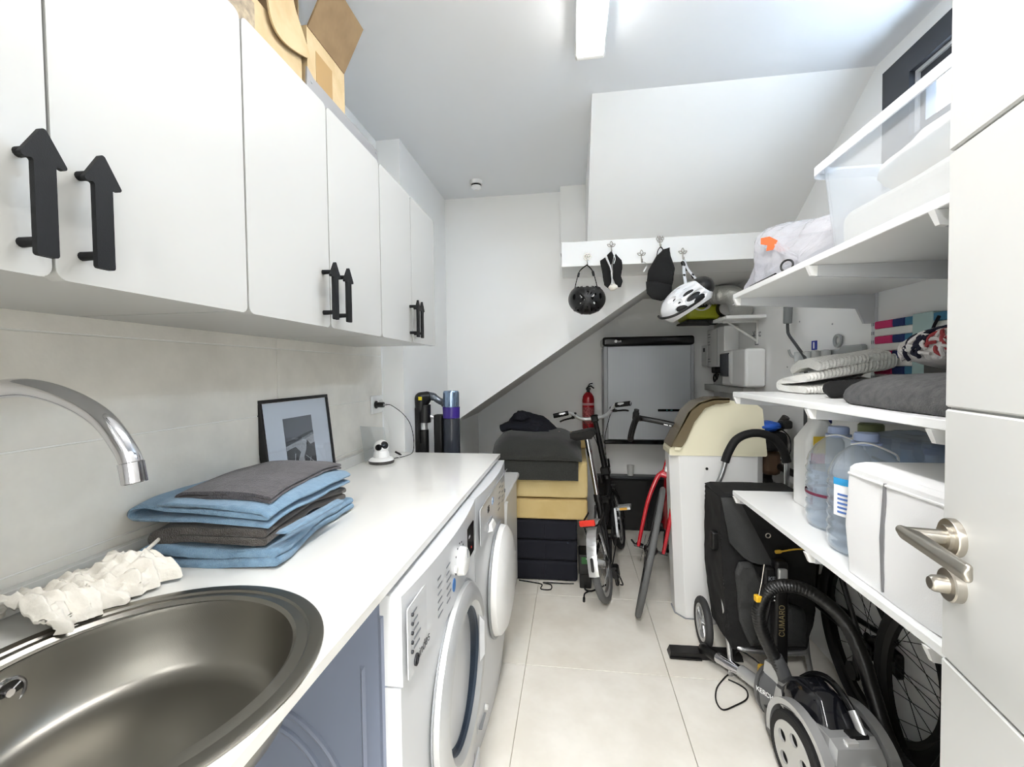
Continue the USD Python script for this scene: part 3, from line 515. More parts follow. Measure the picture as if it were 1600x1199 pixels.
# ------------------------------------------------------------------ washing machine, dryer, low white unit
MX = -.300                                                    # front faces
def machine(y0, y1, label, kind):
    t = thing('washing_machine' if kind == 1 else 'tumble_dryer', label, 'washing machine' if kind == 1 else 'tumble dryer', (-.59, (y0 + y1) / 2, 0))
    yc = (y0 + y1) / 2
    zb = .012
    part(t, 'cabinet_body', bx(-.872, MX - .045, y0 + .002, y1 - .002, zb, .868, .004), wm_side_shaded)
    for a in (y0 + .05, y1 - .05):
        for X in (-.83, MX - .08): part(t, 'foot', cyl((X, a, 0), (X, a, zb + .001), .018, n=14), black)
    # embossed side facing the camera
    if kind == 1:
        yy = y0 + .002
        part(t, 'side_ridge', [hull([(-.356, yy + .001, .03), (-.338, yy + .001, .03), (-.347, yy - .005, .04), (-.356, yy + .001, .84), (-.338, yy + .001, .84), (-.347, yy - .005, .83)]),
                               hull([(-.392, yy + .001, .05), (-.380, yy + .001, .05), (-.386, yy - .005, .06), (-.392, yy + .001, .74), (-.380, yy + .001, .74), (-.386, yy - .005, .73)])], wm_side_shaded)
        part(t, 'side_emboss', [ring((-.625, yy, .45), R_, .007, (0, 1, 0), 64, 8) for R_ in (.205, .170)], wm_side_shaded)
    # front shell, bowed outwards
    ys_ = np.linspace(y0, y1, 13); bow = lambda y: MX - .012 + .016 * (1 - ((y - yc) / (y1 - yc)) ** 2)
    prof = [(MX - .050, y0), *[(bow(y), y) for y in ys_], (MX - .050, y1)]
    part(t, 'front_panel', xy(Polygon(prof), .105, .702), wm_white); part(t, 'plinth', xy(Polygon([(x - .010 if x > MX - .04 else x, y) for x, y in prof]), zb, .1035), wm_white)
    part(t, 'control_fascia', xy(Polygon([(x + .004 if x > MX - .04 else x, y) for x, y in prof]), .705, .872), wm_white)
    fx0 = lambda y: bow(y) + .004
    dr = (.742, .885) if kind == 1 else (1.352, 1.60); fx = lambda y: fx0(sum(dr) / 2) + .0023 if dr[0] < y < dr[1] and abs(y - sum(dr) / 2) > .001 else fx0(y)
    line_ = lambda w, h, y, z, mat: part(fas, 'print_line', bx(fx(y) + .0006, fx(y) + .0014, y, y + w, z, z + h), mat)
    lab_ = lambda s, h, y, z, mat, bold=False: part(fas, 'lettering', txt(s, h, (fx(y) + .0006, y, z), (0, 1, 0), (0, 0, 1), bold, .0003), mat)
    fas = '/'.join(t.split('/')) + '/control_fascia'
    pl = lambda name, poly, mat, z=.0012, off=0: part(fas, name, frame(prism(poly, z), (fx(poly.centroid.x) + off, 0, 0), (0, 1, 0), (0, 0, 1)), mat)
    return t, yc, fx, fas, lab_, pl, line_
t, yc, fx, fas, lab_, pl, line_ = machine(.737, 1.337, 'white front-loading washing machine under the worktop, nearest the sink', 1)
DC = (yc + .045, .485)
part(t, 'door_ring', at(lathe([(.165, 0), (.226, 0), (.224, .014), (.205, .026), (.178, .026), (.163, .012), (.163, 0)], 64), (MX + .004, DC[0], DC[1]), (1, 0, 0)), M('door_ring_silver', (196, 198, 199), .3, .35))
part(t, 'door_gap', at(lathe([(.226, -.002), (.232, -.002), (.232, .002), (.226, .002)], 64), (MX + .004, DC[0], DC[1]), (1, 0, 0)), wm_grey)
part(t, 'porthole', at(lathe([(.163, .012), (.158, .008), (.13, -.028), (.09, -.042), (0, -.046), (0, -.048), (.092, -.044), (.133, -.030), (.165, .006)], 64), (MX + .006, DC[0], DC[1]), (1, 0, 0)), door_glass)
part(t, 'drum', at(lathe([(.164, .0), (.15, -.05), (.148, -.09), (0, -.10), (0, -.102), (.166, -.1), (.166, 0)], 48), (MX + .006, DC[0], DC[1]), (1, 0, 0)), M('drum_steel', (84, 88, 95), .4, .5))
part(t, 'door_handle', hull([(MX + .024, DC[0] + .150, DC[1] + .075), (MX + .024, DC[0] + .205, DC[1] + .055), (MX + .024, DC[0] + .150, DC[1] - .065), (MX + .024, DC[0] + .205, DC[1] - .055), (MX + .036, DC[0] + .165, DC[1] + .05), (MX + .036, DC[0] + .195, DC[1] + .04), (MX + .036, DC[0] + .165, DC[1] - .05), (MX + .036, DC[0] + .195, DC[1] - .04)]), wm_white)
pl('drawer_front', rrect(.742, .712, .885, .846, .006), wm_white, .0022)
lab_('indesit', .018, .795, .722, print_d); pl('logo_mark', Point(.779, .730).buffer(.011).difference(Point(.779, .730).buffer(.0085)), print_d, .0032); pl('logo_mark', sbox(.777, .724, .7805, .738), print_d, .0032)
for k in range(5): pl('indicator', disc(.758 + .001 * k, .758 + .017 * k, .0034, 12), print_d, .0034)
for k in range(5): line_((.030, .036, .026, .022, .018)[k], .0035, .768, .757 + .017 * k, print_g)
for k in range(6):
    line_((.034, .038, .030, .026, .032, .024)[k], .0038, .905, .737 + .0165 * k, print_g); line_((.026, .034, .030, .036, .022, .030)[k], .0038, .965, .737 + .0165 * k, print_g)
pl('energy_sticker', Polygon(affinity.scale(Point(1.025, .752).buffer(.016), .8, 1)), M('sticker_blue', (58, 118, 188), .4), .0012)
kn = part(fas, 'programme_knob', at(lathe([(0, 0), (.036, 0), (.034, .016), (.028, .020), (0, .021)], 40), (fx(1.085), 1.085, .786), (1, 0, 0)), plast_w); part(kn, 'pointer', bx(fx(1.085) + .0205, fx(1.085) + .0225, 1.0835, 1.0865, .795, .818), print_g)
for k in range(9):
    a = math.radians(200 - 27 * k); pl('dial_mark', disc(1.085 + .046 * math.cos(a), .786 + .046 * math.sin(a), .0025, 8), print_d)
pl('button', disc(1.036, .786, .009), plast_w, .006)
ds = pl('display', rrect(1.155, .742, 1.262, .832, .004), black_g, .0015)
part(ds, 'display_mark', bx(fx(1.2) + .0016, fx(1.2) + .0024, 1.195, 1.212, .800, .806), M('display_white', (190, 190, 196), .5)); part(ds, 'display_mark', bx(fx(1.2) + .0016, fx(1.2) + .0024, 1.168, 1.176, .776, .788), M('display_white', (190, 190, 196), .5)); part(ds, 'display_mark', bx(fx(1.2) + .0016, fx(1.2) + .0024, 1.222, 1.228, .762, .768), red_refl)
part(t, 'filter_flap', bx(MX - .004, MX + .0025, 1.20, 1.31, .02, .095, .002), wm_white)
part(t, 'warning_sticker', frame(prism(rrect(1.20, .20, 1.30, .31, .003), .0004), (MX + .0042, 0, 0), (-.012, 1, 0), (0, 0, 1)), M('sticker_pink', (214, 178, 168), .5, var=(60, (196, 92, 80), 2)))

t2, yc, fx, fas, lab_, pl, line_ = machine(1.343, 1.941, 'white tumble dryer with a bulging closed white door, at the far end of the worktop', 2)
part(t2, 'door_dome', at(lathe([(0, .058), (.12, .054), (.175, .042), (.198, .026), (.205, 0), (.0, 0)][::-1], 64), (MX + .004, yc + .035, .460), (1, 0, 0)), plast_w)
part(t2, 'door_seal', at(lathe([(.205, 0), (.213, 0), (.213, .006), (.205, .008)], 64), (MX + .003, yc + .035, .460), (1, 0, 0)), wm_grey)
part(t2, 'door_grip', hull([(MX + .040, yc + .165, .52), (MX + .040, yc + .185, .50), (MX + .055, yc + .175, .51), (MX + .030, yc + .185, .40), (MX + .046, yc + .178, .41), (MX + .036, yc + .165, .41)]), plast_w)
pl('drawer_front', rrect(1.352, .714, 1.60, .832, .006), wm_white, .002); pl('drawer_recess', rrect(1.455, .722, 1.545, .752, .004), wm_grey, .0028)
gr = part(fas, 'drawer_grip', hull([(fx(1.5), 1.47, .716), (fx(1.5), 1.56, .716), (fx(1.5), 1.48, .742), (fx(1.5), 1.55, .742), (fx(1.5) + .016, 1.48, .718), (fx(1.5) + .016, 1.55, .718), (fx(1.5) + .010, 1.49, .738), (fx(1.5) + .010, 1.54, .738)]), plast_w)
[line_(.030, .0045, 1.470, .784 + .008 * k, print_d) for k in range(3)]; pl('round_sticker', Point(1.560, .800).buffer(.014), M('sticker_blue2', (70, 132, 196), .4, var=(80, (225, 235, 245), 1)), .003)
for k in range(5): line_((.040, .030, .036, .026, .032)[k], .004, 1.660 + .010 * k, .730 + .020 * k, print_g); line_((.034, .040, .028, .036, .024)[k], .004, 1.775, .730 + .02 * k, print_g)
pl('button', disc(1.90, .745, .008), print_g, .004); pl('button', disc(1.90, .830, .006), print_g, .004)
pl('slot_line', sbox(1.37, .8405, 1.90, .8425), wm_grey, .003)
part(t2, 'filter_knob', at(lathe([(0, 0), (.010, 0), (.009, .010), (0, .012)], 18), (MX - .004, 1.43, .128), (1, 0, 0)), plast_w); part(t2, 'filter_line', bx(MX - .010, MX + .001, 1.352, 1.422, .112, .1145), wm_grey)

un = thing('storage_unit', 'low white unit past the end of the worktop, standing before the yellow foam', 'storage unit', (-.43, 2.26, 0))
part(un, 'body', bx(-.530, -.345, 1.962, 2.575, .018, .640, .006), wm_white)
part(un, 'lid', bx(-.535, -.318, 1.958, 2.578, .641, .672, .008), plast_w)
part(un, 'front_board', bx(-.344, -.336, 1.985, 2.572, .03, .632, .003), plast_w)
for a in (1.985, 2.55): part(un, 'foot', cyl((-.36, a, 0), (-.36, a, .019), .012, n=12), black); part(un, 'foot', cyl((-.51, a, 0), (-.51, a, .019), .012, n=12), black)
part(un, 'lid_clip', hull([(-.319, 1.99, .655), (-.319, 2.04, .655), (-.305, 2.0, .655), (-.305, 2.03, .655), (-.319, 2.0, .53), (-.319, 2.02, .53), (-.312, 2.008, .54)]), plast_w)


# ------------------------------------------------------------------ mattress, foam, blanket, jacket
mt = thing('folding_mattress', 'dark navy quilted folding mattress stacked on the floor beneath the yellow foam', 'mattress', (-.18, 2.9, 0))
for k in range(3):
    m = rough_up(rbox(-.40, .022, 2.605, 3.30, .002 + .1245 * k, .1225 + .1245 * k, .018, 16), .0035, 9, k, .05)
    part(mt, 'segment', m, navy)
    part(mt, 'seam', bx(-.178, -.172, 2.600, 2.606, .02 + .1245 * k, .105 + .1245 * k, .002), navy_d)
single('yellow_foam_block', rough_up(rbox(-.425, .083, 2.60, 3.28, .3800, .499, .012, 12), .003, 8, 5, .06), foam_y, 'lower yellow foam block, directly on the navy mattress', 'foam block', 'yellow foam blocks')
single('yellow_foam_block', rough_up(rbox(-.43, .086, 2.615, 3.28, .5060, .7290, .014, 12), .004, 7, 9, .06), foam_y2, 'thicker pale yellow foam block with a stain, under the charcoal blanket', 'foam block', 'yellow foam blocks')
single('yellow_foam_block', rough_up(rbox(-.14, .10, 3.02, 3.26, .7365, .822, .012, 12), .003, 7, 12, .06), foam_y, 'small yellow foam piece behind the charcoal blanket', 'foam block', 'yellow foam blocks')
bl = thing('charcoal_blanket', 'folded charcoal felt blanket draped over the yellow foam', 'blanket', (-.2, 2.8, .73))
low = spline([(.36, .812), (.30, .758), (.10, .744), (-.02, .742), (-.052, .728), (-.060, .69), (-.062, .635)], 6)
m = ribbon([(u, v) for u, v in low], .020, .500, 16, .006, 9, 3); V = m.vertices.copy(); m.vertices = np.stack([V[:, 1] - .470, V[:, 0] + 2.632, V[:, 2]], 1); m.fix_normals(); part(bl, 'lower_fold', m, grey_bl, 60)
top_p = spline([(.34, .875), (.20, .872), (.06, .852), (-.040, .800), (-.070, .768), (-.058, .756), (-.03, .772), (.10, .800), (.32, .838)], 6)
m = ribbon([(u, v) for u, v in top_p], .026, .540, 18, .008, 8, 7); V = m.vertices.copy()
m.vertices = np.stack([V[:, 1] - .488, V[:, 0] + 2.632, V[:, 2] - .090 * np.clip((V[:, 1] - .38) / .16, 0, 1) ** 2 * np.clip((V[:, 2] - .74) * 9, 0, 1) - .05 * np.clip((.10 - V[:, 1]) / .10, 0, 1) ** 2], 1); m.fix_normals(); part(bl, 'upper_fold', m, grey_bl, 60)
jk = thing('navy_jacket', 'crumpled navy jacket lying on the charcoal blanket', 'jacket', (-.28, 2.93, .87))
part(jk, 'jacket_body', rough_up(pillow([(-.490, .872), (-.475, .912), (-.43, .935), (-.40, .985), (-.345, 1.005), (-.26, .985), (-.185, .960), (-.12, .905), (-.098, .870), (-.20, .862), (-.35, .868)], .085, .11, 9, off=2.93), .016, 14, 3, .018), navy_d, 60)
part(jk, 'sleeve', rough_up(tube(spline([(-.47, 2.86, .895), (-.40, 2.84, .915), (-.32, 2.83, .905), (-.22, 2.82, .895), (-.16, 2.83, .885)], 5), [.026] * 6 + [.032] * 10 + [.024] * 5, 14), .009, 22, 8, .012), navy, 60)
part(jk, 'collar', rough_up(pillow([(-.40, .955), (-.36, 1.015), (-.31, 1.003), (-.27, .965), (-.33, .94)], .03, .03, 7, off=2.86), .008, 20, 4, .012), navy_d, 60)
pc = rough_up(pillow([(-.130, .832), (-.118, .878), (-.085, .882), (-.05, .848), (-.01, .828), (-.03, .815), (-.09, .822)], .04, .05, 7, off=2.85), .010, 24, 6, .010); single('pink_cloth', pc, pink, 'small crumpled pink cloth beside the navy jacket', 'cloth', smooth=60)

# ------------------------------------------------------------------ under the stairs
lg = thing('heat_pump_unit', 'tall grey wall-hung indoor unit with a black top band and a black slot', 'heating unit', (.555, 3.45, .728))
part(lg, 'case', bx(.236, .874, 3.318, YR - .001, .752, 1.452, .008), bare); part(lg, 'front_sheet', bx(.262, .852, 3.308, 3.3175, .756, 1.450, .003), bare)
part(lg, 'frame_edge', bx(.232, .262, 3.306, 3.3175, .752, 1.452, .003), wm_grey); part(lg, 'frame_edge', bx(.852, .876, 3.306, 3.3175, .752, 1.452, .003), wm_grey)
tb = part(lg, 'top_band', rbox(.226, .880, 3.300, YR - .002, 1.4535, 1.520, .018), black_g); part(lg, 'bottom_band', bx(.230, .878, 3.304, YR - .001, .722, .7515, .006), black_g)
part(tb, 'logo_mark', [frame(prism(Point(.322, 1.487).buffer(.011), .001), (0, 3.2996, 0), (1, 0, 0), (0, 0, 1)), txt('LG', .014, (.337, 3.2992, 1.480), (1, 0, 0), (0, 0, 1), True, .001)], M('logo_grey', (206, 208, 210), .4))
part(lg, 'display_slot', bx(.622, .850, 3.3045, 3.3085, .966, .984, .002), black_g)
part(lg, 'slot_mark', [bx(.68, .69, 3.3035, 3.3046, .973, .978), bx(.71, .725, 3.3035, 3.3046, .973, .978)], M('led_cyan', (90, 160, 160), .4))
fe = thing('fire_extinguisher', 'red fire extinguisher on the wall under the stairs', 'fire extinguisher', (.126, 3.53, .80))
part(fe, 'cylinder', at(lathe([(0, 0), (.040, 0), (.047, .008), (.047, .235), (.043, .265), (.030, .288), (.016, .300), (0, .302)], 32), (.126, 3.545, .800)), red_p)
part(fe, 'label_band', [at(lathe([(.0472, .195), (.0476, .195), (.0476, .215), (.0472, .215)], 32), (.126, 3.545, .800))], M('label_rose', (206, 150, 150), .5)); part(fe, 'print_panel', [at(lathe([(.0472, .05), (.0474, .05), (.0474, .18), (.0472, .18)], 32), (.126, 3.545, .800))], M('label_dark_red', (136, 22, 30), .5, var=(90, (196, 110, 110), 2)))
part(fe, 'valve', [cyl((.126, 3.545, 1.098), (.126, 3.545, 1.128), .013, n=16), bx(.108, .146, 3.535, 3.555, 1.118, 1.134, .004)], black)
part(fe, 'lever', [tube([(.115, 3.545, 1.135), (.145, 3.535, 1.150), (.172, 3.53, 1.130)], .005, 8), tube([(.120, 3.545, 1.135), (.138, 3.54, 1.165), (.160, 3.535, 1.172)], .005, 8)], black)
part(fe, 'wall_bracket', bx(.112, .140, 3.592, YR - .0006, .86, 1.10, .002), black)
lb = thing('low_black_bench', 'long low black bench along the wall beneath the grey unit', 'bench', (.57, 3.55, 0))
part(lb, 'top', bx(.195, .965, 3.505, YR - .003, .412, .432, .003), M('dark_top', (46, 49, 53), .4)); part(lb, 'body', bx(.200, .960, 3.515, YR - .004, .0, .411, .004), black)
for k in range(2): part(lb, 'door_front', bx(.204 + .379 * k, .577 + .379 * k, 3.508, 3.5145, .02, .402, .002), black)
cu = thing('plastic_cup', 'small clear white cup on the low black bench', 'cup', (.45, 3.55, .4325)); part(cu, 'cup', at(lathe([(0, 0), (.023, 0), (.028, .082), (.0265, .082), (.022, .003), (0, .003)], 24), (.455, 3.55, .4325)), offw)
# ventilation above
du = thing('foil_duct', 'silver corrugated foil duct running under the beam to the right wall', 'duct', (.95, 3.1, 1.7))
dp = spline([(.84, 3.16, 1.770), (.92, 3.15, 1.775), (1.0, 3.08, 1.768), (1.03, 2.98, 1.74), (1.035, 2.90, 1.68), (1.03, 2.84, 1.615)], 26)
part(du, 'duct_hose', tube(dp, .058 + .006 * np.sin(np.arange(len(dp)) * 2 * np.pi / 5.0), 26), foil, 60)
part(du, 'collar', [at(lathe([(0, 0), (.064, 0), (.064, .035), (0, .035)], 28), (.815, 3.16, 1.768), (1, 0, 0))], silver_p)
ve = thing('inline_fan', 'lime green extractor fan with a white grille and round white cap', 'fan', (.93, 3.2, 1.62))
part(ve, 'fan_case', [rough_up(rbox(.80, 1.03, 3.21, 3.50, 1.622, 1.735, .03), .001, 5)], lime); part(ve, 'base_plate', bx(.80, 1.04, 3.20, 3.52, 1.606, 1.6205, .004), black)
part(ve, 'grille_ring', [ring((.90, 3.205, 1.745), .060, .011, (0, 1, .25), 36, 10)], offw); part(ve, 'grille_back', at(lathe([(0, -.012), (.056, -.012), (.056, -.004), (0, -.004)], 28), (.90, 3.212, 1.745), (0, 1, .25)), black)
for k in range(7):
    w = (k - 3) * .0155; h = math.sqrt(max(.055 ** 2 - w * w, 0)); part(ve, 'grille_bar', cyl((.90 + w, 3.203 + .25 * h, 1.745 - h), (.90 + w, 3.203 - .25 * h, 1.745 + h), .0026, n=6), offw)
part(ve, 'motor_cap', at(lathe([(0, 0), (.052, 0), (.052, .05), (0, .05)], 32), (1.045, 3.215, 1.690), (.1, -1, 0)), black); part(ve, 'cap_disc', at(lathe([(0, .05), (.050, .05), (.047, .062), (0, .064)], 32), (1.045, 3.215, 1.690), (.1, -1, 0)), plast_w)
part(ve, 'cable', tube(spline([(.93, 3.20, 1.61), (.96, 3.19, 1.585), (1.0, 3.20, 1.59), (1.03, 3.22, 1.61)], 5), .004, 8), black)
ws = thing('small_wall_shelf', 'small white bracket shelf high on the right wall in the corner', 'shelf', (1.02, 2.75, 1.55))
part(ws, 'board', bx(.88, 1.099, 2.66, 2.90, 1.562, 1.582, .003), plast_w); part(ws, 'bracket', [bx(.90, 1.099, 2.775, 2.785, 1.548, 1.5615), tube([(.93, 2.78, 1.552), (1.092, 2.78, 1.44)], .007, 8), bx(1.088, 1.099, 2.772, 2.788, 1.42, 1.5615)], offw)
eb = thing('meter_cabinet', 'white electrical meter cabinet in the far right corner', 'electrical box', (1.05, 3.3, 1.29))
part(eb, 'case', bx(1.005, 1.0995, 3.075, 3.44, 1.290, 1.560, .004), plast_w); part(eb, 'side_case', bx(1.005, 1.0995, 3.445, 3.590, 1.300, 1.455, .004), plast_w)
part(eb, 'door_seam', bx(1.0035, 1.0052, 3.21, 3.215, 1.30, 1.55), wm_grey); part(eb, 'display', bx(1.0035, 1.0052, 3.50, 3.54, 1.405, 1.435), print_d)
for h, w, y, z in ((.006, .05, 3.42, 1.525), (.004, .06, 3.42, 1.505), (.004, .045, 3.42, 1.47), (.004, .05, 3.42, 1.45), (.005, .05, 3.42, 1.345), (.004, .06, 3.42, 1.325)): part(eb, 'print_line', bx(1.0040, 1.0052, y - w, y, z, z + h), print_g)
bb = thing('breaker_box', 'white breaker box with a dark window on the right wall', 'electrical box', (1.04, 2.95, 1.17))
part(bb, 'case', [rbox(.985, 1.0995, 2.66, 3.068, 1.165, 1.392, .018)], plast_w)
part(bb, 'flap_surround', hull([(.9845, 2.86, 1.18), (.9845, 2.90, 1.18), (.975, 2.875, 1.2), (.975, 2.90, 1.2), (.9845, 2.86, 1.385), (.9845, 2.90, 1.385), (.975, 2.875, 1.365), (.975, 2.90, 1.365)]), plast_w)
part(bb, 'dark_window', bx(.972, .986, 2.905, 3.06, 1.225, 1.375, .006), smoke_gl)
pw = thing('plug_adapter', 'black plug with coiled leads under the meter cabinet', 'plug', (1.03, 3.35, 1.2)); part(pw, 'plug_body', bx(1.01, 1.06, 3.28, 3.36, 1.245, 1.288, .005), black)
part(pw, 'lead', tube(spline([(1.03, 3.30, 1.25), (1.02, 3.29, 1.20), (1.02, 3.33, 1.185), (1.025, 3.35, 1.22), (1.02, 3.30, 1.235), (1.015, 3.26, 1.20), (1.02, 3.24, 1.24)], 6), .006, 8), black)
struct('trim_4', bx(1.03, 1.0995, 2.82, YR - .001, 1.112, 1.158, .003), offw)                       # boxed pipe ledge
sn = thing('wall_sticker', 'small grey snowflake sticker on the right wall', 'sticker', (1.098, 2.79, 1.43))
part(sn, 'snowflake', [frame(bx(-.030, .030, -.003, .003, 0, .0008), (1.0992, 2.835, 1.475), (0, -math.cos(a), math.sin(a)), (0, math.sin(a), math.cos(a))) for a in (0, math.pi / 3, 2 * math.pi / 3)], print_g)
part(sn, 'lettering', [txt('3C', .028, (1.0990, 2.79, 1.463), (0, -1, 0), (0, 0, 1), True, .0006), frame(bx(0, .05, 0, .03, 0, .0006), (1.0990, 2.82, 1.415), (0, -1, 0), (0, 0, 1))], print_g)
# charger and leads on the floor
ch = thing('battery_charger', 'black battery charger with a green sticker on the floor by the mattress', 'charger', (.075, 2.57, 0))
part(ch, 'case', bx(.028, .105, 2.53, 2.68, .085, .20, .006), black); part(ch, 'stand', bx(.034, .100, 2.54, 2.67, .0, .0845, .004), black); part(ch, 'green_label', bx(.045, .085, 2.5285, 2.5302, .150, .190), green_led)
single('charger_lead', tube(spline([(.07, 2.555, .02), (.065, 2.52, .006), (.10, 2.505, .006), (.15, 2.55, .006), (.20, 2.60, .006)], 7), .005, 8), black, 'black lead on the floor behind the folding bike wheel', 'cable')
single('lead_end', [tube(spline([(.085, 2.500, .0065), (.06, 2.47, .006), (.055, 2.42, .006)], 6), .004, 8), cyl((.055, 2.42, .0075), (.054, 2.385, .0075), .0072, n=10)], black, 'loose black plug end on the floor near the mattress corner', 'plug')
single('extension_lead', tube(spline([(-.33, 2.592, .004), (-.25, 2.575, .004), (-.19, 2.555, .004), (-.19, 2.50, .004), (-.135, 2.50, .004), (-.135, 2.555, .004), (-.18, 2.565, .011), (-.05, 2.580, .004), (.0, 2.585, .004)], 8), .0035, 8), black, 'thin black lead with a small loop along the foot of the mattress', 'cable')

# ------------------------------------------------------------------ water softener
wsf = thing('water_softener', 'tall white water softener with a cream hood and brown lid', 'water softener', (.73, 2.4, 0))
def soft_outline(x0, x1, y0, y1, c): return Polygon([(x0, y0 + c * 1.3), (x0 + c, y0), (x1 - c, y0), (x1, y0 + c), (x1, y1), (x0, y1)]).buffer(-.008).buffer(.008)
body = hull([(x, y, z) for z, g in ((.004, .004), (.04, .0), (.838, .0)) for x, y in soft_outline(.492 + .03 * (z < .5) + g, .945 - g, 2.285 + g, 2.430, .040).exterior.coords]); part(wsf, 'tank', body, plast_w)
part(wsf, 'base_skirt', hull([(x, y, z) for z in (.0, .003) for x, y in soft_outline(.520, .947, 2.282, 2.431, .042).exterior.coords]), wm_grey)
hood = Polygon([(.484, .8395), (.484, .868), (.500, .905), (.592, 1.070), (.640, 1.105), (.690, 1.117), (.745, 1.120), (.895, 1.100), (.925, 1.075), (.948, .8395)]).buffer(-.010).buffer(.010)
part(wsf, 'hood', xz(hood, 2.280, 2.433), cream_p)
lid = Polygon([(.489, .888), (.572, 1.058), (.622, 1.105), (.690, 1.128), (.766, 1.128), (.766, 1.108), (.700, 1.100), (.650, 1.080), (.600, 1.010), (.560, .915), (.540, .884)]).buffer(-.006).buffer(.006)
part(wsf, 'lid', [xz(lid, 2.262, 2.2795), xz(Polygon([(.486, .885), (.570, 1.060), (.620, 1.108), (.690, 1.130), (.766, 1.130), (.766, 1.1215), (.692, 1.1205), (.634, 1.104), (.588, 1.070), (.498, .904), (.494, .884)]), 2.262, 2.43)], brown_lid)
part(wsf, 'lid_catch', bx(.505, .535, 2.262, 2.279, .868, .886, .003), cream_p)
part(wsf, 'bolt', at(lathe([(0, 0), (.007, 0), (.006, .003), (0, .004)], 14), (.666, 2.2845, .774), (0, -1, 0)), black)

# ------------------------------------------------------------------ bicycles
def wheel(t, name, c, r, tr, tyre_m, rim_m, nsp, hub_r=.016, hub_w=.05, yaw=0, label=None, spoke_m=None):
    """a bicycle wheel in the plane of y and z (optionally steered by yaw degrees): tyre > rim, hub, spokes"""
    c = np.array(c, float); ca, sa = math.cos(math.radians(yaw)), math.sin(math.radians(yaw)); ax = np.array([ca, sa, 0]); fw = np.array([-sa, ca, 0])
    p = part(t, name, ring(c, r - tr, tr, ax, 72, 12), tyre_m, label=label)
    prof = [(r - 2.1 * tr - .016, -.008), (r - 1.7 * tr, -.011), (r - 1.7 * tr, .011), (r - 2.1 * tr - .016, .008), (r - 2.1 * tr - .016, -.008)]
    part(p, 'wheel_rim', at(lathe(prof, 64), c, ax), rim_m)
    part(p, 'hub', at(lathe([(0, -hub_w), (.006, -hub_w), (.006, -hub_w * .8), (hub_r * 1.5, -hub_w * .6), (hub_r, -hub_w * .5), (hub_r, hub_w * .5), (hub_r * 1.5, hub_w * .6), (.006, hub_w * .8), (.006, hub_w), (0, hub_w)], 20), c, ax), rim_m)
    R = r - 2.1 * tr - .014
    for k in range(nsp):
        a = 2 * math.pi * k / nsp; s = 1 if k % 2 else -1; b = a + (.9 if k % 4 < 2 else -.9)
        o = c + ax * s * hub_w * .55 + hub_r * 1.4 * (math.cos(b) * fw + math.sin(b) * np.array([0, 0, 1])); e = c + R * (math.cos(a) * fw + math.sin(a) * np.array([0, 0, 1]))
        part(p, 'spoke', tube([o, e], .0011, 5), spoke_m or sil_tube)
    return p
def arc(c, R, a0, a1, n=14, x=0): return [(x, c[1] + R * math.cos(a), c[2] + R * math.sin(a)) for a in np.radians(np.linspace(a0, a1, n))]

# folding bike, leaning on the foam (own coordinates: x to the right, y forwards, rear wheel on the origin)
fb = thing('folding_bike', 'black folding bike with a silver riser handlebar leaning against the yellow foam', 'bicycle', (.19, 2.425, .004), yaw=-12, lean=-10.5, world=False)
r1 = .21; rw, fw_ = (0, 0, r1), (0, .76, r1)
wheel(fb, 'wheel', rw, r1, .019, grey_rubber, alu, 20, .024); wheel(fb, 'wheel', fw_, r1, .019, rubber, alu, 20, .016)
fd = part(fb, 'fender', [at(trimesh.util.concatenate([hull([(s * .026, (r1 + .014 + d) * math.cos(a), r1 + (r1 + .014 + d) * math.sin(a)) for s in (-1, 1) for a in (A, A2) for d in (0, .0025)] + [(0, (r1 + .022) * math.cos(a), r1 + (r1 + .022) * math.sin(a)) for a in (A, A2)]) for A, A2 in zip(np.radians(np.linspace(70, 176, 18))[:-1], np.radians(np.linspace(70, 176, 18))[1:])]))], silver_p)
part(fd, 'fender_light', [balls([((0, -(r1 + .026) * math.cos(math.radians(25)), r1 + (r1 + .026) * math.sin(math.radians(25))), .007), ((0, -(r1 + .026) * math.cos(math.radians(12)), r1 + (r1 + .026) * math.sin(math.radians(12))), .007)])], black)
for s in (-1, 1): part(fd, 'fender_stay', tube([(s * .040, 0, r1), (s * .030, -.20, r1 + .10)], .0025, 6), sil_tube)
part(fb, 'rear_reflector', bx(-.050, .034, -.135, -.120, .452, .484, .004), red_refl)
part(fb, 'rear_rack', [tube(spline([(-.045, .10, .455), (-.045, -.10, .450), (0, -.125, .450), (.045, -.10, .450), (.045, .10, .455)], 5), .005, 8), tube([(.045, -.06, .45), (.045, .0, r1 + .01)], .004, 7), tube([(-.045, -.06, .45), (-.045, .0, r1 + .01)], .004, 7)], black)
part(fb, 'main_frame', [tube(spline([(0, .23, .34), (0, .40, .37), (0, .58, .45), (0, .66, .50)], 6), .026, 16), tube([(0, .22, .20), (0, .235, .50)], .021, 14), cyl((0, .655, .43), (0, .675, .56), .024, n=18)], black)
part(fb, 'rear_triangle', [tube([(s * .030, .21, .25), (s * .048, 0, r1)], .010, 10) for s in (-1, 1)] + [tube([(s * .020, .225, .46), (s * .048, 0, r1)], .007, 8) for s in (-1, 1)], black)
part(fb, 'fork', [tube([(s * .022, .675, .43), (s * .046, .70, .38), (s * .050, .76, r1)], .010, 10) for s in (-1, 1)] + [bx(-.035, .035, .66, .695, .425, .445, .006)], black)
part(fb, 'hinge', [bx(-.032, .032, .44, .50, .36, .44, .010), cyl((-.045, .46, .40), (-.040, .54, .44), .007, n=10)], black)
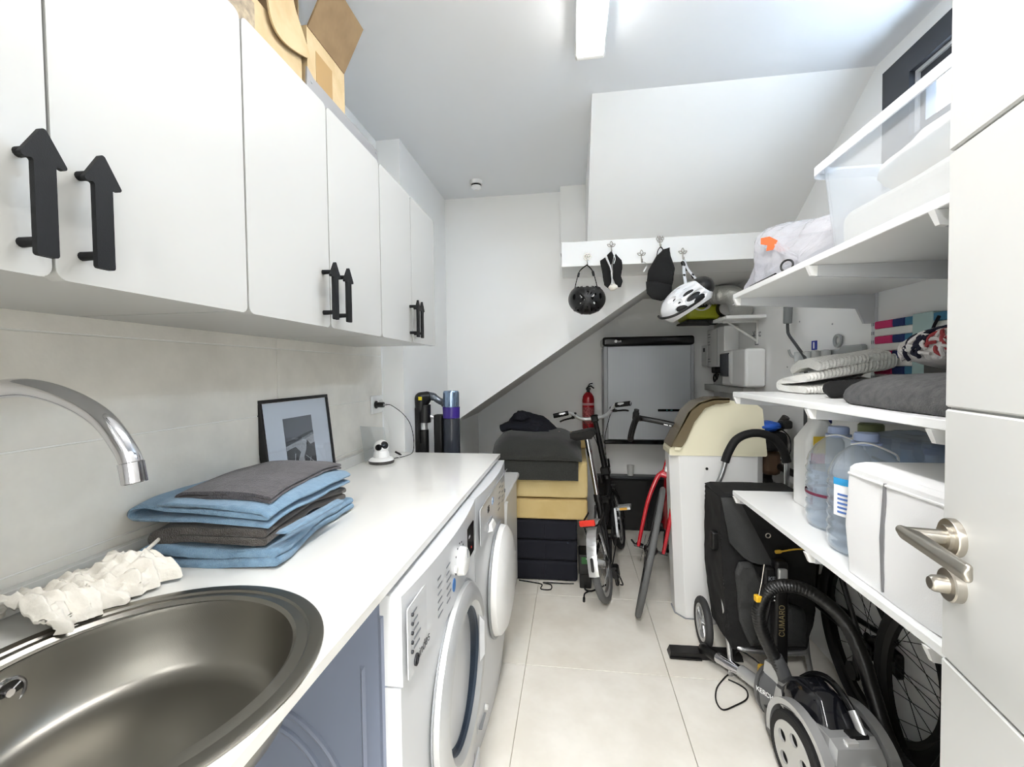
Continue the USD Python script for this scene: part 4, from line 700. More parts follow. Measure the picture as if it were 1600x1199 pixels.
sp = part(fb, 'seat_post', tube([(0, .225, .34), (0, .245, .875)], .0155, 18), chrome); part(sp, 'post_clamp', [cyl((0, .232, .485), (0, .2345, .525), .024, n=18), cyl((.02, .232, .505), (.058, .225, .51), .006, n=8)], black)
sd_ = part(fb, 'saddle', rough_up(hull([(x, y, z) for x, y, z in [(-.075, .13, .895), (.075, .13, .895), (-.082, .17, .902), (.082, .17, .902), (-.07, .12, .925), (.07, .12, .925), (-.07, .19, .93), (.07, .19, .93), (-.03, .28, .922), (.03, .28, .922), (-.018, .40, .915), (.018, .40, .915), (-.022, .39, .90), (.022, .39, .90), (-.04, .26, .895), (.04, .26, .895), (-.045, .14, .875), (.045, .14, .875)]]), .002, 12, 1, .02), black)
part(sd_, 'saddle_rails', [tube(spline([(s * .03, .17, .885), (s * .022, .24, .876), (s * .015, .36, .893)], 4), .0035, 7) for s in (-1, 1)], sil_tube); part(sd_, 'saddle_clamp', [cyl((-.03, .245, .872), (.03, .245, .872), .013, n=14)], chrome)
part(fb, 'stem_post', [tube([(0, .668, .54), (0, .640, .955)], [.0205, .0165], 18), bx(-.024, .024, .62, .67, .925, .975, .008)], black); part(fb, 'stem_hinge', [bx(-.032, .032, .640, .695, .545, .605, .008), cyl((.034, .65, .60), (.040, .63, .66), .007, n=10)], black)
hb = spline([(-.268, .555, 1.018), (-.19, .575, 1.022), (-.150, .60, 1.015), (-.105, .625, .972), (-.06, .640, .954), (0, .643, .952), (.06, .640, .954), (.105, .625, .972), (.150, .60, 1.015), (.19, .575, 1.022), (.268, .555, 1.018)], 6)
hbp = part(fb, 'handlebar', tube(hb, .0135, 14), alu_b)
for s in (-1, 1):
    part(hbp, 'grip', cyl((s * .268, .555, 1.018), (s * .165, .586, 1.021), .0165, n=16, bev=.003), rubber)
    bl_ = part(hbp, 'brake_lever', [tube(spline([(s * .125, .635, .985), (s * .165, .640, .978), (s * .215, .615, .975), (s * .24, .60, .968)], 4), [.010] * 4 + [.006] * 9, 8), bx(s * .135 - .016, s * .135 + .016, .600, .640, .985, 1.015, .005)], black)
    part(hbp, 'brake_cable', tube(spline([(s * .13, .645, .985), (s * .09, .70, .93), (s * .03, .70, .78), (s * .012, .69, .56)], 6), .0027, 7), black)
part(fb, 'crankset', [at(lathe([(0, -.006), (.030, -.006), (.055, -.003), (.058, 0), (.055, .003), (0, .006)], 32), (.052, .235, .265), (1, 0, 0)), cyl((-.07, .235, .265), (.07, .235, .265), .016, n=16)], black)
for s, dy, dz in ((1, .055, .150), (-1, -.055, -.150)):
    c = part(fb, 'crank_arm', hull([(s * .068, .235, .255), (s * .068, .235, .275), (s * .082, .235, .255), (s * .082, .235, .275), (s * .072, .235 + dy, .265 + dz), (s * .086, .235 + dy, .265 + dz), (s * .072, .25 + dy, .265 + dz), (s * .086, .25 + dy, .265 + dz)]), alu)
    x0, x1 = sorted((s * .092, s * .178)); part(c, 'pedal', [bx(x0, x1, .235 + dy - .035, .235 + dy - .024, .257 + dz, .277 + dz, .003), bx(x0, x1, .235 + dy + .024, .235 + dy + .035, .257 + dz, .277 + dz, .003), bx(x0, x0 + .009, .235 + dy - .025, .235 + dy + .025, .259 + dz, .275 + dz), bx(x1 - .009, x1, .235 + dy - .025, .235 + dy + .025, .259 + dz, .275 + dz), cyl((s * .086, .235 + dy, .267 + dz), (s * .176, .235 + dy, .267 + dz), .007, n=10)], alu); part(c, 'pedal_reflector', bx((x0 + x1) / 2 - .022, (x0 + x1) / 2 + .022, .235 + dy - .0375, .235 + dy - .0352, .260 + dz, .274 + dz), M('amber', (214, 160, 50), .3))
part(fb, 'derailleur', [bx(.050, .085, -.03, .035, .12, .185, .008), bx(.055, .075, -.01, .03, .075, .125, .006)], black); part(fb, 'gear_cable', tube(spline([(.075, -.03, .17), (.095, -.07, .165), (.105, -.06, .11), (.085, -.02, .09)], 6), .004, 8), black); part(fb, 'chain', tube(spline([(.052, .235, .321), (.050, .02, .245), (.050, -.02, .225), (.050, -.02, .19), (.050, .02, .175), (.052, .235, .209)], 4), .004, 6), M('chain_grey', (70, 70, 70), .4, .8))
part(fb, 'frame_bag_clip', [bx(-.045, -.02, .60, .66, .50, .56, .006), bx(.022, .06, .62, .64, .47, .49, .004)], black)

# red road bike, front wheel towards the camera, leaning on the softener (own coordinates: front wheel on the origin, rear towards +y)
rb = thing('road_bike', 'red road bike with black drop handlebar, front wheel towards us beside the softener', 'bicycle', (.322, 2.375, .002), yaw=-24, lean=11, world=False)
SM = trimesh.transformations.rotation_matrix(math.radians(11), (0, 0, 1), (0, .12, 0))
def S_(m): m = B(m).copy(); m.apply_transform(SM); return m
R2 = .335; hub2 = (SM @ np.array([0, 0, R2, 1]))[:3]
rc2 = (0, .86, R2)
wheel(rb, 'wheel', tuple(hub2), R2, .0145, grey_rubber, black, 20, .014, .045, yaw=11, spoke_m=black); wheel(rb, 'wheel', rc2, R2, .0145, rubber, black, 20, .018, .05, spoke_m=black)
part(rb, 'fork', S_([tube(spline([(s * .022, .115, .715), (s * .040, .10, .69), (s * .062, .05, .56), (s * .064, .0, R2)], 6), np.linspace(.014, .009, 19), 12) for s in (-1, 1)] + [balls([((-.022, .115, .715), .016), ((.022, .115, .715), .016), ((0, .13, .735), .018)])]), red_f)
part(rb, 'fork_axle', S_([cyl((-.085, 0, R2), (.085, 0, R2), .006, n=10), cyl((-.078, 0, R2), (-.105, .02, R2 + .015), .005, n=8)]), black); part(rb, 'disc_rotor', S_(at(lathe([(.045, -.001), (.070, -.001), (.070, .001), (.045, .001), (.045, -.001)], 32), (-.038, 0, R2), (1, 0, 0))), M('chain_grey', (70, 70, 70), .4, .8))
part(rb, 'brake_caliper', S_([bx(-.012, .012, .095, .125, .735, .775, .006)]), silver_p)
part(rb, 'head_tube', tube([(0, .13, .735), (0, .172, .905)], .022, 18), red_f); part(rb, 'down_tube', tube([(0, .145, .775), (0, .52, .285)], .024, 16), red_f); part(rb, 'top_tube', tube([(0, .160, .845), (0, .60, .80)], .017, 14), red_f); part(rb, 'seat_tube', tube([(0, .52, .285), (0, .62, .84)], .017, 14), red_f)
part(rb, 'chain_stay', [tube([(s * .03, .53, .29), (s * .060, .86, R2)], .010, 10) for s in (-1, 1)], red_f); part(rb, 'seat_stay', [tube([(s * .018, .605, .77), (s * .058, .86, R2)], .008, 10) for s in (-1, 1)], red_f)
part(rb, 'head_badge', at(lathe([(0, 0), (.010, 0), (.009, .002), (0, .003)], 20), (0, .134, .80), (0, -1, .25)), alu); part(rb, 'headset_spacer', cyl((0, .172, .905), (0, .184, .975), .019, n=18), black)
part(rb, 'handlebar_stem', S_([tube([(0, .184, .968), (0, .125, .993)], .018, 14)]), black)
for s in (-1, 1):
    drop = [(s * .185, .108, .993), (s * .200, .060, .990), (s * .205, .030, .965), (s * .208, .020, .925), (s * .210, .045, .885), (s * .212, .110, .872)] if s < 0 else []
    bar = spline([(0, .120, .994), (s * (.11 if s < 0 else .075), .120, .994)] + drop, 6)
    b = part(rb, 'drop_bar', S_(tube(bar, [.0145] * min(12, len(bar)) + [.0165] * max(0, len(bar) - 12), 14)), black)
    if s < 0: part(b, 'brake_hood', S_([tube(spline([(s * .200, .07, .993), (s * .202, .025, 1.003), (s * .203, -.005, 1.033), (s * .203, -.012, 1.053)], 4), [.018] * 5 + [.017] * 4 + [.013] * 4, 12)]), rubber); part(b, 'brake_lever', S_(tube(spline([(s * .203, -.01, 1.013), (s * .207, -.015, .958), (s * .210, .01, .898)], 5), .007, 8)), black)
part(rb, 'stem_print', S_([bx(-.060, -.038, .1042, .1055, .984, .990), bx(-.032, -.020, .1042, .1055, .984, .990)]), paper)
part(rb, 'saddle', hull([(-.065, .70, .955), (.065, .70, .955), (-.06, .72, .98), (.06, .72, .98), (-.015, .47, .975), (.015, .47, .975), (-.015, .48, .955), (.015, .48, .955)]), black); part(rb, 'seat_post', tube([(0, .615, .82), (0, .635, .955)], .0135, 14), black)
cr = part(rb, 'crankset', [at(lathe([(0, -.004), (.085, -.004), (.088, 0), (.085, .004), (0, .004)], 40), (-.045, .52, .28), (1, 0, 0)), cyl((-.07, .52, .28), (.07, .52, .28), .018, n=16)], black)
for s, dy, dz in ((-1, -.02, -.168), (1, .02, .168)): part(cr, 'crank_arm', [tube([(s * .068, .52, .28), (s * .078, .52 + dy, .28 + dz)], .010, 10), bx(min(s * .08, s * .16), max(s * .08, s * .16), .50 + dy, .54 + dy, .27 + dz, .29 + dz, .005)], black)
part(rb, 'rear_derailleur', [bx(.060, .085, .80, .87, .20, .32, .008), cyl((.068, .82, .20), (.078, .82, .20), .028, n=18)], black)

# black bike along the right wall under the shelves, mostly hidden
bk = thing('black_bike', 'black bike with a blue bag on its handlebar, along the wall under the shelves', 'bicycle', (1.036, 1.62, .002), yaw=0, lean=-1, world=False)
R3 = .33
wheel(bk, 'wheel', (0, 0, R3), R3, .024, rubber, black, 24, .020, .05, spoke_m=black); wheel(bk, 'wheel', (0, 1.02, R3), R3, .024, rubber, black, 20, .016, .045, spoke_m=black)
part(bk, 'frame_tubes', [tube([(0, .42, .28), (0, .86, .70)], .022, 14), tube([(0, .32, .78), (0, .86, .78)], .017, 12), tube([(0, .42, .28), (0, .31, .86)], .017, 12), tube([(0, .85, .66), (0, .82, .82)], .022, 14)] + [tube([(s * .03, .42, .28), (s * .055, 0, R3)], .010, 9) for s in (-1, 1)] + [tube([(s * .02, .33, .74), (s * .055, 0, R3)], .009, 9) for s in (-1, 1)], black)
part(bk, 'fork', [tube([(s * .04, .87, .64), (s * .055, 1.02, R3)], .012, 10) for s in (-1, 1)] + [bx(-.055, .055, .855, .885, .63, .66, .006)], black)
part(bk, 'derailleur', [bx(.045, .075, -.02, .06, .21, .30, .010), bx(-.07, -.04, -.045, .03, .255, .345, .012), bx(-.07, .07, -.008, .008, .27, .29), cyl((-.065, .04, .20), (-.05, .04, .20), .03, n=18), bx(-.064, -.052, .0, .03, .2, .28)], black)
part(bk, 'crankset', [at(lathe([(0, -.004), (.080, -.004), (.083, 0), (.08, .004), (0, .004)], 32), (.05, .42, .28), (1, 0, 0))], black); part(bk, 'handlebar_stem', [tube([(0, .82, .81), (0, .81, .955)], .016, 12), tube([(0, .81, .945), (0, .78, .965)], .018, 12)], black)
b = part(bk, 'handlebar', tube(spline([(-.075, .745, .972), (-.05, .76, .962), (-.01, .775, .958), (.02, .76, .962), (.035, .745, .970)], 5), .012, 12), black)
part(b, 'grip', cyl((.015, .745, .968), (.040, .715, 1.03), .020, .018, n=16, bev=.003), M('dark_grip', (52, 48, 46), .7)); part(b, 'brake_cable', tube(spline([(.02, .745, .97), (.045, .70, .93), (.040, .68, .86), (.02, .70, .82), (.0, .76, .80)], 6), .003, 7), black)
part(bk, 'handlebar_pouch', [rough_up(rbox(-.080, .025, .655, .755, .862, .955, .02), .005, 14, 3, .02)], blackf); part(bk, 'blue_wrap', rough_up(blob((-.055, .70, .985), (.060, .050, .028), .14, 6, 4), .004, 30, 2), blue_p); part(bk, 'phone_light', [rbox(.0, .05, .665, .72, .972, 1.015, .012)], black_g)
part(bk, 'leather_pouch', rough_up(rbox(-.075, .01, .70, .745, .735, .860, .025), .003, 12, 3, .02), brown_in)
# loose wheel nearer, beside the wall
lw = thing('bicycle_wheel', 'loose black bicycle wheel standing nearest the door beneath the bottom shelf', 'bicycle wheel', (.962, 1.20, .001), yaw=0, lean=3, world=False)
wheel(lw, 'tyre', (0, 0, .345), .345, .019, rubber, black, 24, .018, .04, spoke_m=black)

# ------------------------------------------------------------------ wall shelves on rails
SX0, SX1, SY0, SY1 = .613, 1.088, .62, 1.778
def shelf(z, label):
    t = thing('wall_shelf', label, 'shelf', (.85, 1.2, z), group='white shelves on the right wall')
    part(t, 'board', bx(SX0, SX1, SY0, SY1, z - .018, z, .0015), shelf_white)
    for y in (.845, 1.245, 1.765):
        o = Polygon([(SX0 + .02, z - .0185), (SX1 + .003, z - .0185), (SX1 + .003, z - .125), (SX1 - .030, z - .125), (SX1 - .055, z - .070), (SX0 + .02, z - .046)])
        k = part(t, 'bracket', xz(o, y - .010, y + .002), wm_white); part(k, 'bracket_lip', [hull([(SX0 - .004, y - .010, z - .0188), (SX0 + .022, y - .010, z - .0188), (SX0 - .004, y + .004, z - .0188), (SX0 + .022, y + .004, z - .0188), (SX0 + .006, y - .008, z - .044), (SX0 + .022, y - .008, z - .046), (SX0 + .006, y + .002, z - .044), (SX0 + .022, y + .002, z - .046)])], plast_w)
    return t
shelf(1.560, 'topmost white wall shelf, below the high window'); shelf(1.186, 'middle white wall shelf, carrying the grey felt and knitted throw'); shelf(.803, 'lowest white wall shelf, carrying the water bottles')
for y, l in ((1.765, 'far white slotted rail on the wall carrying the shelves'), (1.245, 'middle white slotted rail on the wall behind the shelves'), (.845, 'white slotted rail on the wall nearest the door')):
    t = thing('shelf_rail', l, 'rail', (1.095, y - .004, .5), group='shelf rails'); part(t, 'rail', bx(1.0915, 1.0995, y - .016, y + .008, .45, 1.70, .001), wm_white)
    part(t, 'rail_slot', [bx(1.0908, 1.0917, y - .007 + d, y - .003 + d, z, z + .012) for z in np.arange(.56, 1.66, .032) for d in (0, .009) if min(abs(z - q) for q in (.74, 1.12, 1.5)) > .07], print_g, kind='stuff')

# ------------------------------------------------------------------ top shelf
zt = 1.5605
sb = thing('storage_box', 'translucent plastic storage box holding cream fabric on the top shelf', 'storage box', (.86, .95, zt))
def tub(x0, x1, y0, y1, z0, z1, f, w, r=.03):
    o = []
    for s, (a, b) in ((1, (0, 0)), (-1, (w, w))): o.append(hull([(x, y, z) for z, e in ((z0 + b, f), (z1 + (0.02 if s < 0 else 0), 0)) for x, y in rrect(x0 + e + a, y0 + e + a, x1 - e - a, y1 - e - a, r).exterior.coords]))
    m = m3.Manifold(m3.Mesh(o[0].vertices.astype(np.float32), o[0].faces.astype(np.uint32))) - m3.Manifold(m3.Mesh(o[1].vertices.astype(np.float32), o[1].faces.astype(np.uint32)))
    return B(m)
tb_ = part(sb, 'tub', tub(.648, 1.075, .66, 1.262, zt, 1.792, .018, .003), frost)
part(sb, 'tub_rim', [xy(rrect(.634, .648, 1.087, 1.285, .035).difference(rrect(.652, .665, 1.07, 1.262, .03)), 1.7925, 1.800), xy(rrect(.634, .648, 1.087, 1.285, .035).difference(rrect(.638, .652, 1.083, 1.281, .033)), 1.778, 1.7925)], M('frost_rim', (232, 238, 246), .3))
fb2 = thing('cream_fabric', 'cream cotton bedding folded inside the translucent storage box', 'fabric', (.86, .95, zt + .01))
part(fb2, 'lower_fold', rough_up(rbox(.675, 1.05, .69, 1.225, zt + .006, zt + .105, .03, 14), .010, 8, 2, .03), cream_c, 60)
part(fb2, 'upper_fold', rough_up(pillow([(.69, .69), (1.05, .69), (1.05, 1.17), (.92, 1.20), (.72, 1.16)], .06, .075, 9, plane='xy', off=zt + .160), .022, 10, 5, .022), cream_c, 60)
pb = thing('plastic_bag', 'thin white plastic bag with an orange mark spilling off the top shelf end', 'plastic bag', (.80, 1.55, zt))
bag = rough_up(rough_up(balls([((.735, 1.66, zt + .140), .062), ((.76, 1.36, zt + .085), .062), ((.98, 1.36, zt + .105), .068), ((.98, 1.72, zt + .165), .07), ((.745, 1.72, zt + .172), .070), ((.70, 1.50, zt + .055), .040), ((.685, 1.40, zt + .04), .035), ((.70, 1.70, zt + .045), .04)], 20), .022, 10, 3, .022), .006, 44, 4); bag.vertices[:, 2] = np.maximum(bag.vertices[:, 2], zt + .001); part(pb, 'bag_body', bag, film, 70)
def sheet(pts_a, pts_b, nu, nv, amp, seed, th=.0012):
    A, Bq = spline(pts_a, 8), spline(pts_b, 8); A = A[np.linspace(0, len(A) - 1, nu).astype(int)]; Bq = Bq[np.linspace(0, len(Bq) - 1, nu).astype(int)]
    V = np.array([A[i] + (Bq[i] - A[i]) * v for i in range(nu) for v in np.linspace(0, 1, nv)]); q = V * 22
    V = V + amp * np.stack([meshkit.fbm(q + o, 3, seed + o) - .5 for o in (3, 17, 29)], 1); F = [(i * nv + j, i * nv + j + 1, (i + 1) * nv + j + 1) for i in range(nu - 1) for j in range(nv - 1)] + [(i * nv + j, (i + 1) * nv + j + 1, (i + 1) * nv + j) for i in range(nu - 1) for j in range(nv - 1)]
    m = trimesh.Trimesh(V, F, process=False); n = m.vertex_normals; k = len(V); E = [(i * nv, (i + 1) * nv) for i in range(nu - 1)] + [((i + 1) * nv + nv - 1, i * nv + nv - 1) for i in range(nu - 1)] + [(j + 1, j) for j in range(nv - 1)] + [((nu - 1) * nv + j, (nu - 1) * nv + j + 1) for j in range(nv - 1)]
    F = np.vstack([F, np.array(F)[:, ::-1] + k, [(a, a + k, b) for a, b in E], [(b, a + k, b + k) for a, b in E]]); m = trimesh.Trimesh(np.vstack([V, V - n * th]), F, process=False); m.fix_normals(); return m
part(pb, 'bag_mouth', sheet([(.70, 1.64, zt + .170), (.715, 1.76, zt + .195), (.690, 1.795, zt + .10), (.655, 1.815, zt + .0), (.625, 1.825, zt - .035)], [(1.02, 1.70, zt + .215), (.95, 1.80, zt + .205), (.86, 1.815, zt + .11), (.76, 1.82, zt + .04), (.655, 1.826, zt - .028)], 26, 18, .018, 5), film, 70)
part(pb, 'orange_mark', [frame(prism(Polygon([(0, .046), (.026, .046), (.052, .026), (.036, .0), (.016, .0), (.020, .018), (0, .026)]), .0008), (.632, 1.578, zt + .106), (.8, -.6, 0), (0, 0, 1))], M('orange_print', (236, 98, 36), .5))
sc = thing('ring_tool', 'black wire tool with a round finger loop lying on the edge of the top shelf', 'tool', (.66, 1.5, zt))
part(sc, 'finger_loop', ring((.640, 1.415, zt + .022), .017, .0030, (-.75, -.65, .15), 28, 8), black); part(sc, 'tool_shaft', [tube(spline([(.650, 1.40, zt + .012), (.665, 1.36, zt + .010), (.68, 1.30, zt + .0045)], 4), .0032, 8)], black)
single('black_rod', tube([(.628, 1.46, zt + .0055), (.632, 1.66, zt + .0055)], .005, 8), black, 'short black rod along the front edge of the top shelf', 'rod')

# ------------------------------------------------------------------ middle shelf
zm = 1.1865
kt = thing('white_knit_throw', 'folded white ribbed knit throw at the far end of the middle shelf', 'throw', (.85, 1.64, zm))
def ribbed(m, pitch=.011, amp=.0022):
    m = B(m); v, f = trimesh.remesh.subdivide_to_size(m.vertices, m.faces, .006); m = trimesh.Trimesh(v, f, process=True); m.vertices = m.vertices + m.vertex_normals * (amp * np.sin(m.vertices[:, 0] * 2 * np.pi / pitch))[:, None]; m.vertices[:, 2] = np.maximum(m.vertices[:, 2], zm + .0005); return m
lo = spline([(.195, .014), (.10, .016), (.02, .022), (.006, .042), (.03, .058), (.11, .070), (.195, .078)], 5)
m = ribbon([(u, v) for u, v in lo], .034, .270, 22, .005, 12, 3); V = m.vertices.copy(); m.vertices = np.stack([V[:, 1] + .775, 1.775 - V[:, 0] * .95, V[:, 2] * (0.62 + .75 * np.clip(V[:, 1] / .270, 0, 1)) + zm + .003], 1); m.fix_normals(); part(kt, 'throw', ribbed(m), ribk, 70)
m = ribbon([(0, .0), (.06, .01), (.12, .006), (.17, -.012)], .030, .215, 14, .006, 14, 8); V = m.vertices.copy(); m.vertices = np.stack([V[:, 1] + .815, 1.585 + V[:, 0] * .98, V[:, 2] + zm + .128], 1); m.vertices[:, 2] -= .035 * (1 - np.clip((m.vertices[:, 0] - .80) / .24, 0, 1)); m.fix_normals(); part(kt, 'turned_edge', ribbed(m), ribk, 70)
single('black_sock', rough_up(balls([((.760, 1.40, zm + .026), .024), ((.80, 1.36, zm + .030), .026), ((.90, 1.38, zm + .022), .02), ((.742, 1.37, zm + .012), .011)], 14), .004, 24, 3, .01), blackf, 'small black cloth pouch squeezed between the white throw and the grey felt', 'pouch', smooth=60)
gf = thing('grey_felt_blanket', 'large folded grey felt blanket in front on the middle shelf', 'blanket', (.85, 1.05, zm))
fo = [(.640, .66), (.64, .99), (.655, 1.14), (.700, 1.24), (.79, 1.30), (1.05, 1.31), (1.06, .66)]
def felt_body():
    V, P = [], np.array(Polygon(fo).exterior.segmentize(.025).coords)[:-1]; c = np.array([.86, .95]); lay = [(.985, .0), (1.0, .006), (1.005, .016), (.99, .030), (.95, .044), (.86, .058), (.70, .068), (.45, .074), (.2, .077)]
    for s, h in lay: V += [(*(c + (p - c) * s), zm + .0006 + h) for p in P]
    K = len(P); F = []
    for i in range(len(lay) - 1):
        for j in range(K): l = (j + 1) % K; F += [(i * K + j, i * K + l, (i + 1) * K + l), (i * K + j, (i + 1) * K + l, (i + 1) * K + j)]
    V += [(c[0], c[1], zm + .0006), (c[0], c[1], zm + .078)]; a = len(V) - 2
    for j in range(K): l = (j + 1) % K; F += [(a, l, j), (a + 1, (len(lay) - 1) * K + j, (len(lay) - 1) * K + l)]
    m = trimesh.Trimesh(V, F, process=False); m.fix_normals(); return rough_up(m, .003, 14, 4)
part(gf, 'felt', felt_body(), felt, 60)
db = thing('dark_grey_box', 'dark grey board standing behind the felt blanket', 'board', (1.0, 1.6, zm)); part(db, 'board', frame(prism(rrect(0, 0, .175, .145, .012), .025), (1.050, 1.435, zm + .001), (0, -1, 0), (0, 0, 1)), M('dark_taupe', (76, 74, 71), .7))
ts = thing('striped_towel', 'striped pink, navy, teal and white beach towel folded by the rail', 'towel', (1.06, 1.55, zm))
tp, tw = M('stripe_pink', (206, 58, 108), .9, bump=(300, .4)), M('stripe_white', (228, 226, 222), .9, bump=(300, .4))
for k in range(9):
    z0, z1 = zm + .012 + .0262 * k, zm + .012 + .0262 * (k + 1) - .0006
    if k % 2: part(ts, 'stripe', bx(1.056, 1.086, 1.262 - .0, 1.700, z0, z1, .003), tw)
    else:
        for y0, y1, c, nm in ((1.615, 1.700, tp, 0), (1.560, 1.6146, M('stripe_navy', (36, 54, 104), .9, bump=(300, .4)), 0), (1.262, 1.5596, M('stripe_teal', (68, 122, 152), .9, bump=(300, .4)), 0)): part(ts, 'stripe', bx(1.056, 1.086, y0, y1, z0, z1, .003), c)
part(ts, 'towel_base', bx(1.058, 1.084, 1.262, 1.698, zm + .0005, zm + .0115, .002), tw)
part(ts, 'paper_band', bx(1.0545, 1.0875, 1.445, 1.525, zm + .004, zm + .252, .002), M('label_pale_green', (166, 190, 188), .6)); part(ts, 'carry_cord', tube(spline([(1.052, 1.42, zm + .235), (1.045, 1.435, zm + .19), (1.045, 1.43, zm + .14), (1.05, 1.41, zm + .10)], 6), .004, 8), navy)
kn_ = thing('knitted_throw', 'chunky knitted throw in white, navy and red on the grey felt', 'throw', (.92, 1.25, 1.29))
part(kn_, 'filling', blob((.91, 1.12, zm + .128), (.095, .175, .050), .05, 5, 3, 4), M('knit_white', (224, 220, 218), .9, bump=(120, .6)), 60)
rg = random.Random(5); strands = {0: [], 1: [], 2: []}
for k in range(330):
    a, b = rg.uniform(0, 2 * math.pi), rg.uniform(-.15, 1.0); r_ = math.sqrt(max(0, 1 - b * b)); n0 = np.array([r_ * math.cos(a), r_ * math.sin(a), b]); c0 = np.array([.91, 1.12, zm + .128]) + n0 * np.array([.096, .177, .052])
    t0 = np.cross(n0, (rg.uniform(-1, 1), rg.uniform(-1, 1), rg.uniform(-1, 1))); t0 /= np.linalg.norm(t0) + 1e-9; L_ = rg.uniform(.012, .022)
    col = 1 if .10 < math.sin(c0[1] * 30 + c0[0] * 12) < .95 and rg.random() < .75 and c0[1] > 1.06 else (2 if rg.random() < .30 and c0[1] < 1.14 else 0)
    strands[col].append(tube(spline([c0 - t0 * L_, c0 + n0 * .008, c0 + t0 * L_], 3), .0042, 6))
for col, (nm, mm) in enumerate((('white_yarn', M('knit_white', (224, 220, 218), .9)), ('navy_yarn', M('yarn_navy', (30, 32, 52), .9)), ('red_yarn', M('yarn_red', (168, 66, 70), .9)))): part(kn_, nm, strands[col], mm, 40, kind='stuff')
# things on the right wall above the middle shelf
rk = thing('tool_rack', 'grey plastic wall rack with tool clips and hooks', 'tool rack', (1.085, 2.05, 1.30))
part(rk, 'rail', bx(1.080, 1.0985, 1.86, 2.25, 1.305, 1.350, .004), M('rack_grey', (162, 166, 166), .45)); part(rk, 'end_plate', bx(1.072, 1.0985, 1.80, 1.935, 1.303, 1.362, .006), M('rack_grey', (162, 166, 166), .45))
for y in (2.00, 2.075, 2.15, 2.225):
    k = part(rk, 'clip', [at(lathe([(.010, -.022), (.018, -.022), (.018, .022), (.010, .022), (.010, -.022)], 18), (1.060, y, 1.327))], M('rack_light', (188, 191, 190), .4)); part(k, 'roller', cyl((1.060, y, 1.305), (1.060, y, 1.350), .0095, n=14), print_d)
part(rk, 'side_hook', tube(spline([(1.09, 2.25, 1.33), (1.085, 2.29, 1.328), (1.07, 2.315, 1.335), (1.06, 2.32, 1.365)], 5), .006, 8), M('rack_grey', (162, 166, 166), .45)); part(rk, 'top_loop', ring((1.085, 1.965, 1.385), .022, .007, (1, 0, 0), 24, 8), M('rack_grey', (162, 166, 166), .45))
bt_ = thing('blue_tag', 'small blue tag hanging at the tool rack', 'tag', (1.06, 2.06, 1.35)); part(bt_, 'tag', bx(1.040, 1.044, 2.035, 2.075, 1.352, 1.392, .001), M('tag_blue', (40, 56, 150), .4)); part(bt_, 'tag_mark', bx(1.0392, 1.0402, 2.050, 2.060, 1.358, 1.386), paper)
cr_ = thing('crank_rod', 'dark bent crank rod with a grey grip hanging in the tool rack', 'crank handle', (1.06, 2.2, 1.2))
part(cr_, 'rod', tube(spline([(1.045, 2.300, 1.50), (1.045, 2.298, 1.462), (1.045, 2.285, 1.435), (1.045, 2.20, 1.37), (1.045, 2.13, 1.31), (1.04, 2.12, 1.24), (1.04, 2.12, .90)], 5), .007, 10), M('rod_grey', (66, 68, 70), .4)); part(cr_, 'grip', cyl((1.045, 2.300, 1.492), (1.045, 2.292, 1.618), .019, .0205, n=20, bev=.003), M('grip_grey', (122, 125, 126), .6))

# ------------------------------------------------------------------ lowest shelf
zl = .8035
def bottle(name, label, c, R, H, fill, square=0.0, cap=blue_p):
    t = thing(name, label, 'water bottle', (c[0], c[1], zl), group='large water bottles')
    zz = np.linspace(0, .60 * H, 26); pr = [(0, .006), (R * .80, 0), (R * .96, .008)]
    for z in zz[1:]: pr.append((R * (1 + (.034 * math.sin(z * 2 * math.pi / .026) if z > .02 else 0)), .01 + z))
    pr += [(R * .985, .66 * H), (R * .90, .73 * H), (R * .72, .81 * H), (R * .46, .875 * H), (R * .30, .90 * H), (R * .30, .935 * H), (0, .935 * H)]
    sh = lathe(pr, 40); part(t, 'bottle_body', at(sh, (c[0], c[1], zl)), pet, 60)
    wp = [(0, .009)] + [(r * .965, z + .002) for r, z in pr[1:] if z < fill * H] + [(R * .95, fill * H), (0, fill * H)]
    part(t, 'water', at(lathe(wp, 36), (c[0], c[1], zl)), water, 60)
    cp = M('cap_pale_blue', (168, 184, 220), .35); part(t, 'cap', [at(lathe([(0, .935 * H), (R * .33, .935 * H), (R * .33, .985 * H), (R * .30, H), (0, H)], 28), (c[0], c[1], zl)), at(lathe([(R * .30, .905 * H), (R * .40, .905 * H), (R * .40, .925 * H), (R * .30, .925 * H)], 28), (c[0], c[1], zl))], cp)
    part(t, 'carry_handle', tube(spline([(c[0] - R * .42, c[1], zl + .905 * H), (c[0] - R * .2, c[1] - R * .45, zl + .93 * H), (c[0] + R * .35, c[1] - R * .70, zl + .86 * H), (c[0] + R * .62, c[1] - R * .45, zl + .80 * H)], 5), .0045, 8, flat=(1, .5)), paper)
    return t, c, R, H
t, c, R, H = bottle('water_bottle', 'clear five-litre water bottle farther along the bottom shelf, beside the detergent', (.775, 1.395), .079, .298, .58)
part(t, 'label_stripe', at(lathe([(R * 1.03, .098), (R * 1.034, .098), (R * 1.034, .106), (R * 1.03, .106)], 40), (c[0], c[1], zl)), M('label_maroon', (112, 44, 66), .5))
t, c, R, H = bottle('water_bottle', 'pale blue five-litre water bottle next to the white fabric box', (.738, 1.212), .080, .305, .64)
def curved(R, a0, a1, z0, z1, th=.0007): 
    A = np.radians(np.linspace(a0, a1, 9)); return xy(Polygon([((R + th) * math.cos(a), (R + th) * math.sin(a)) for a in A] + [(R * math.cos(a), R * math.sin(a)) for a in A[::-1]]), z0, z1)
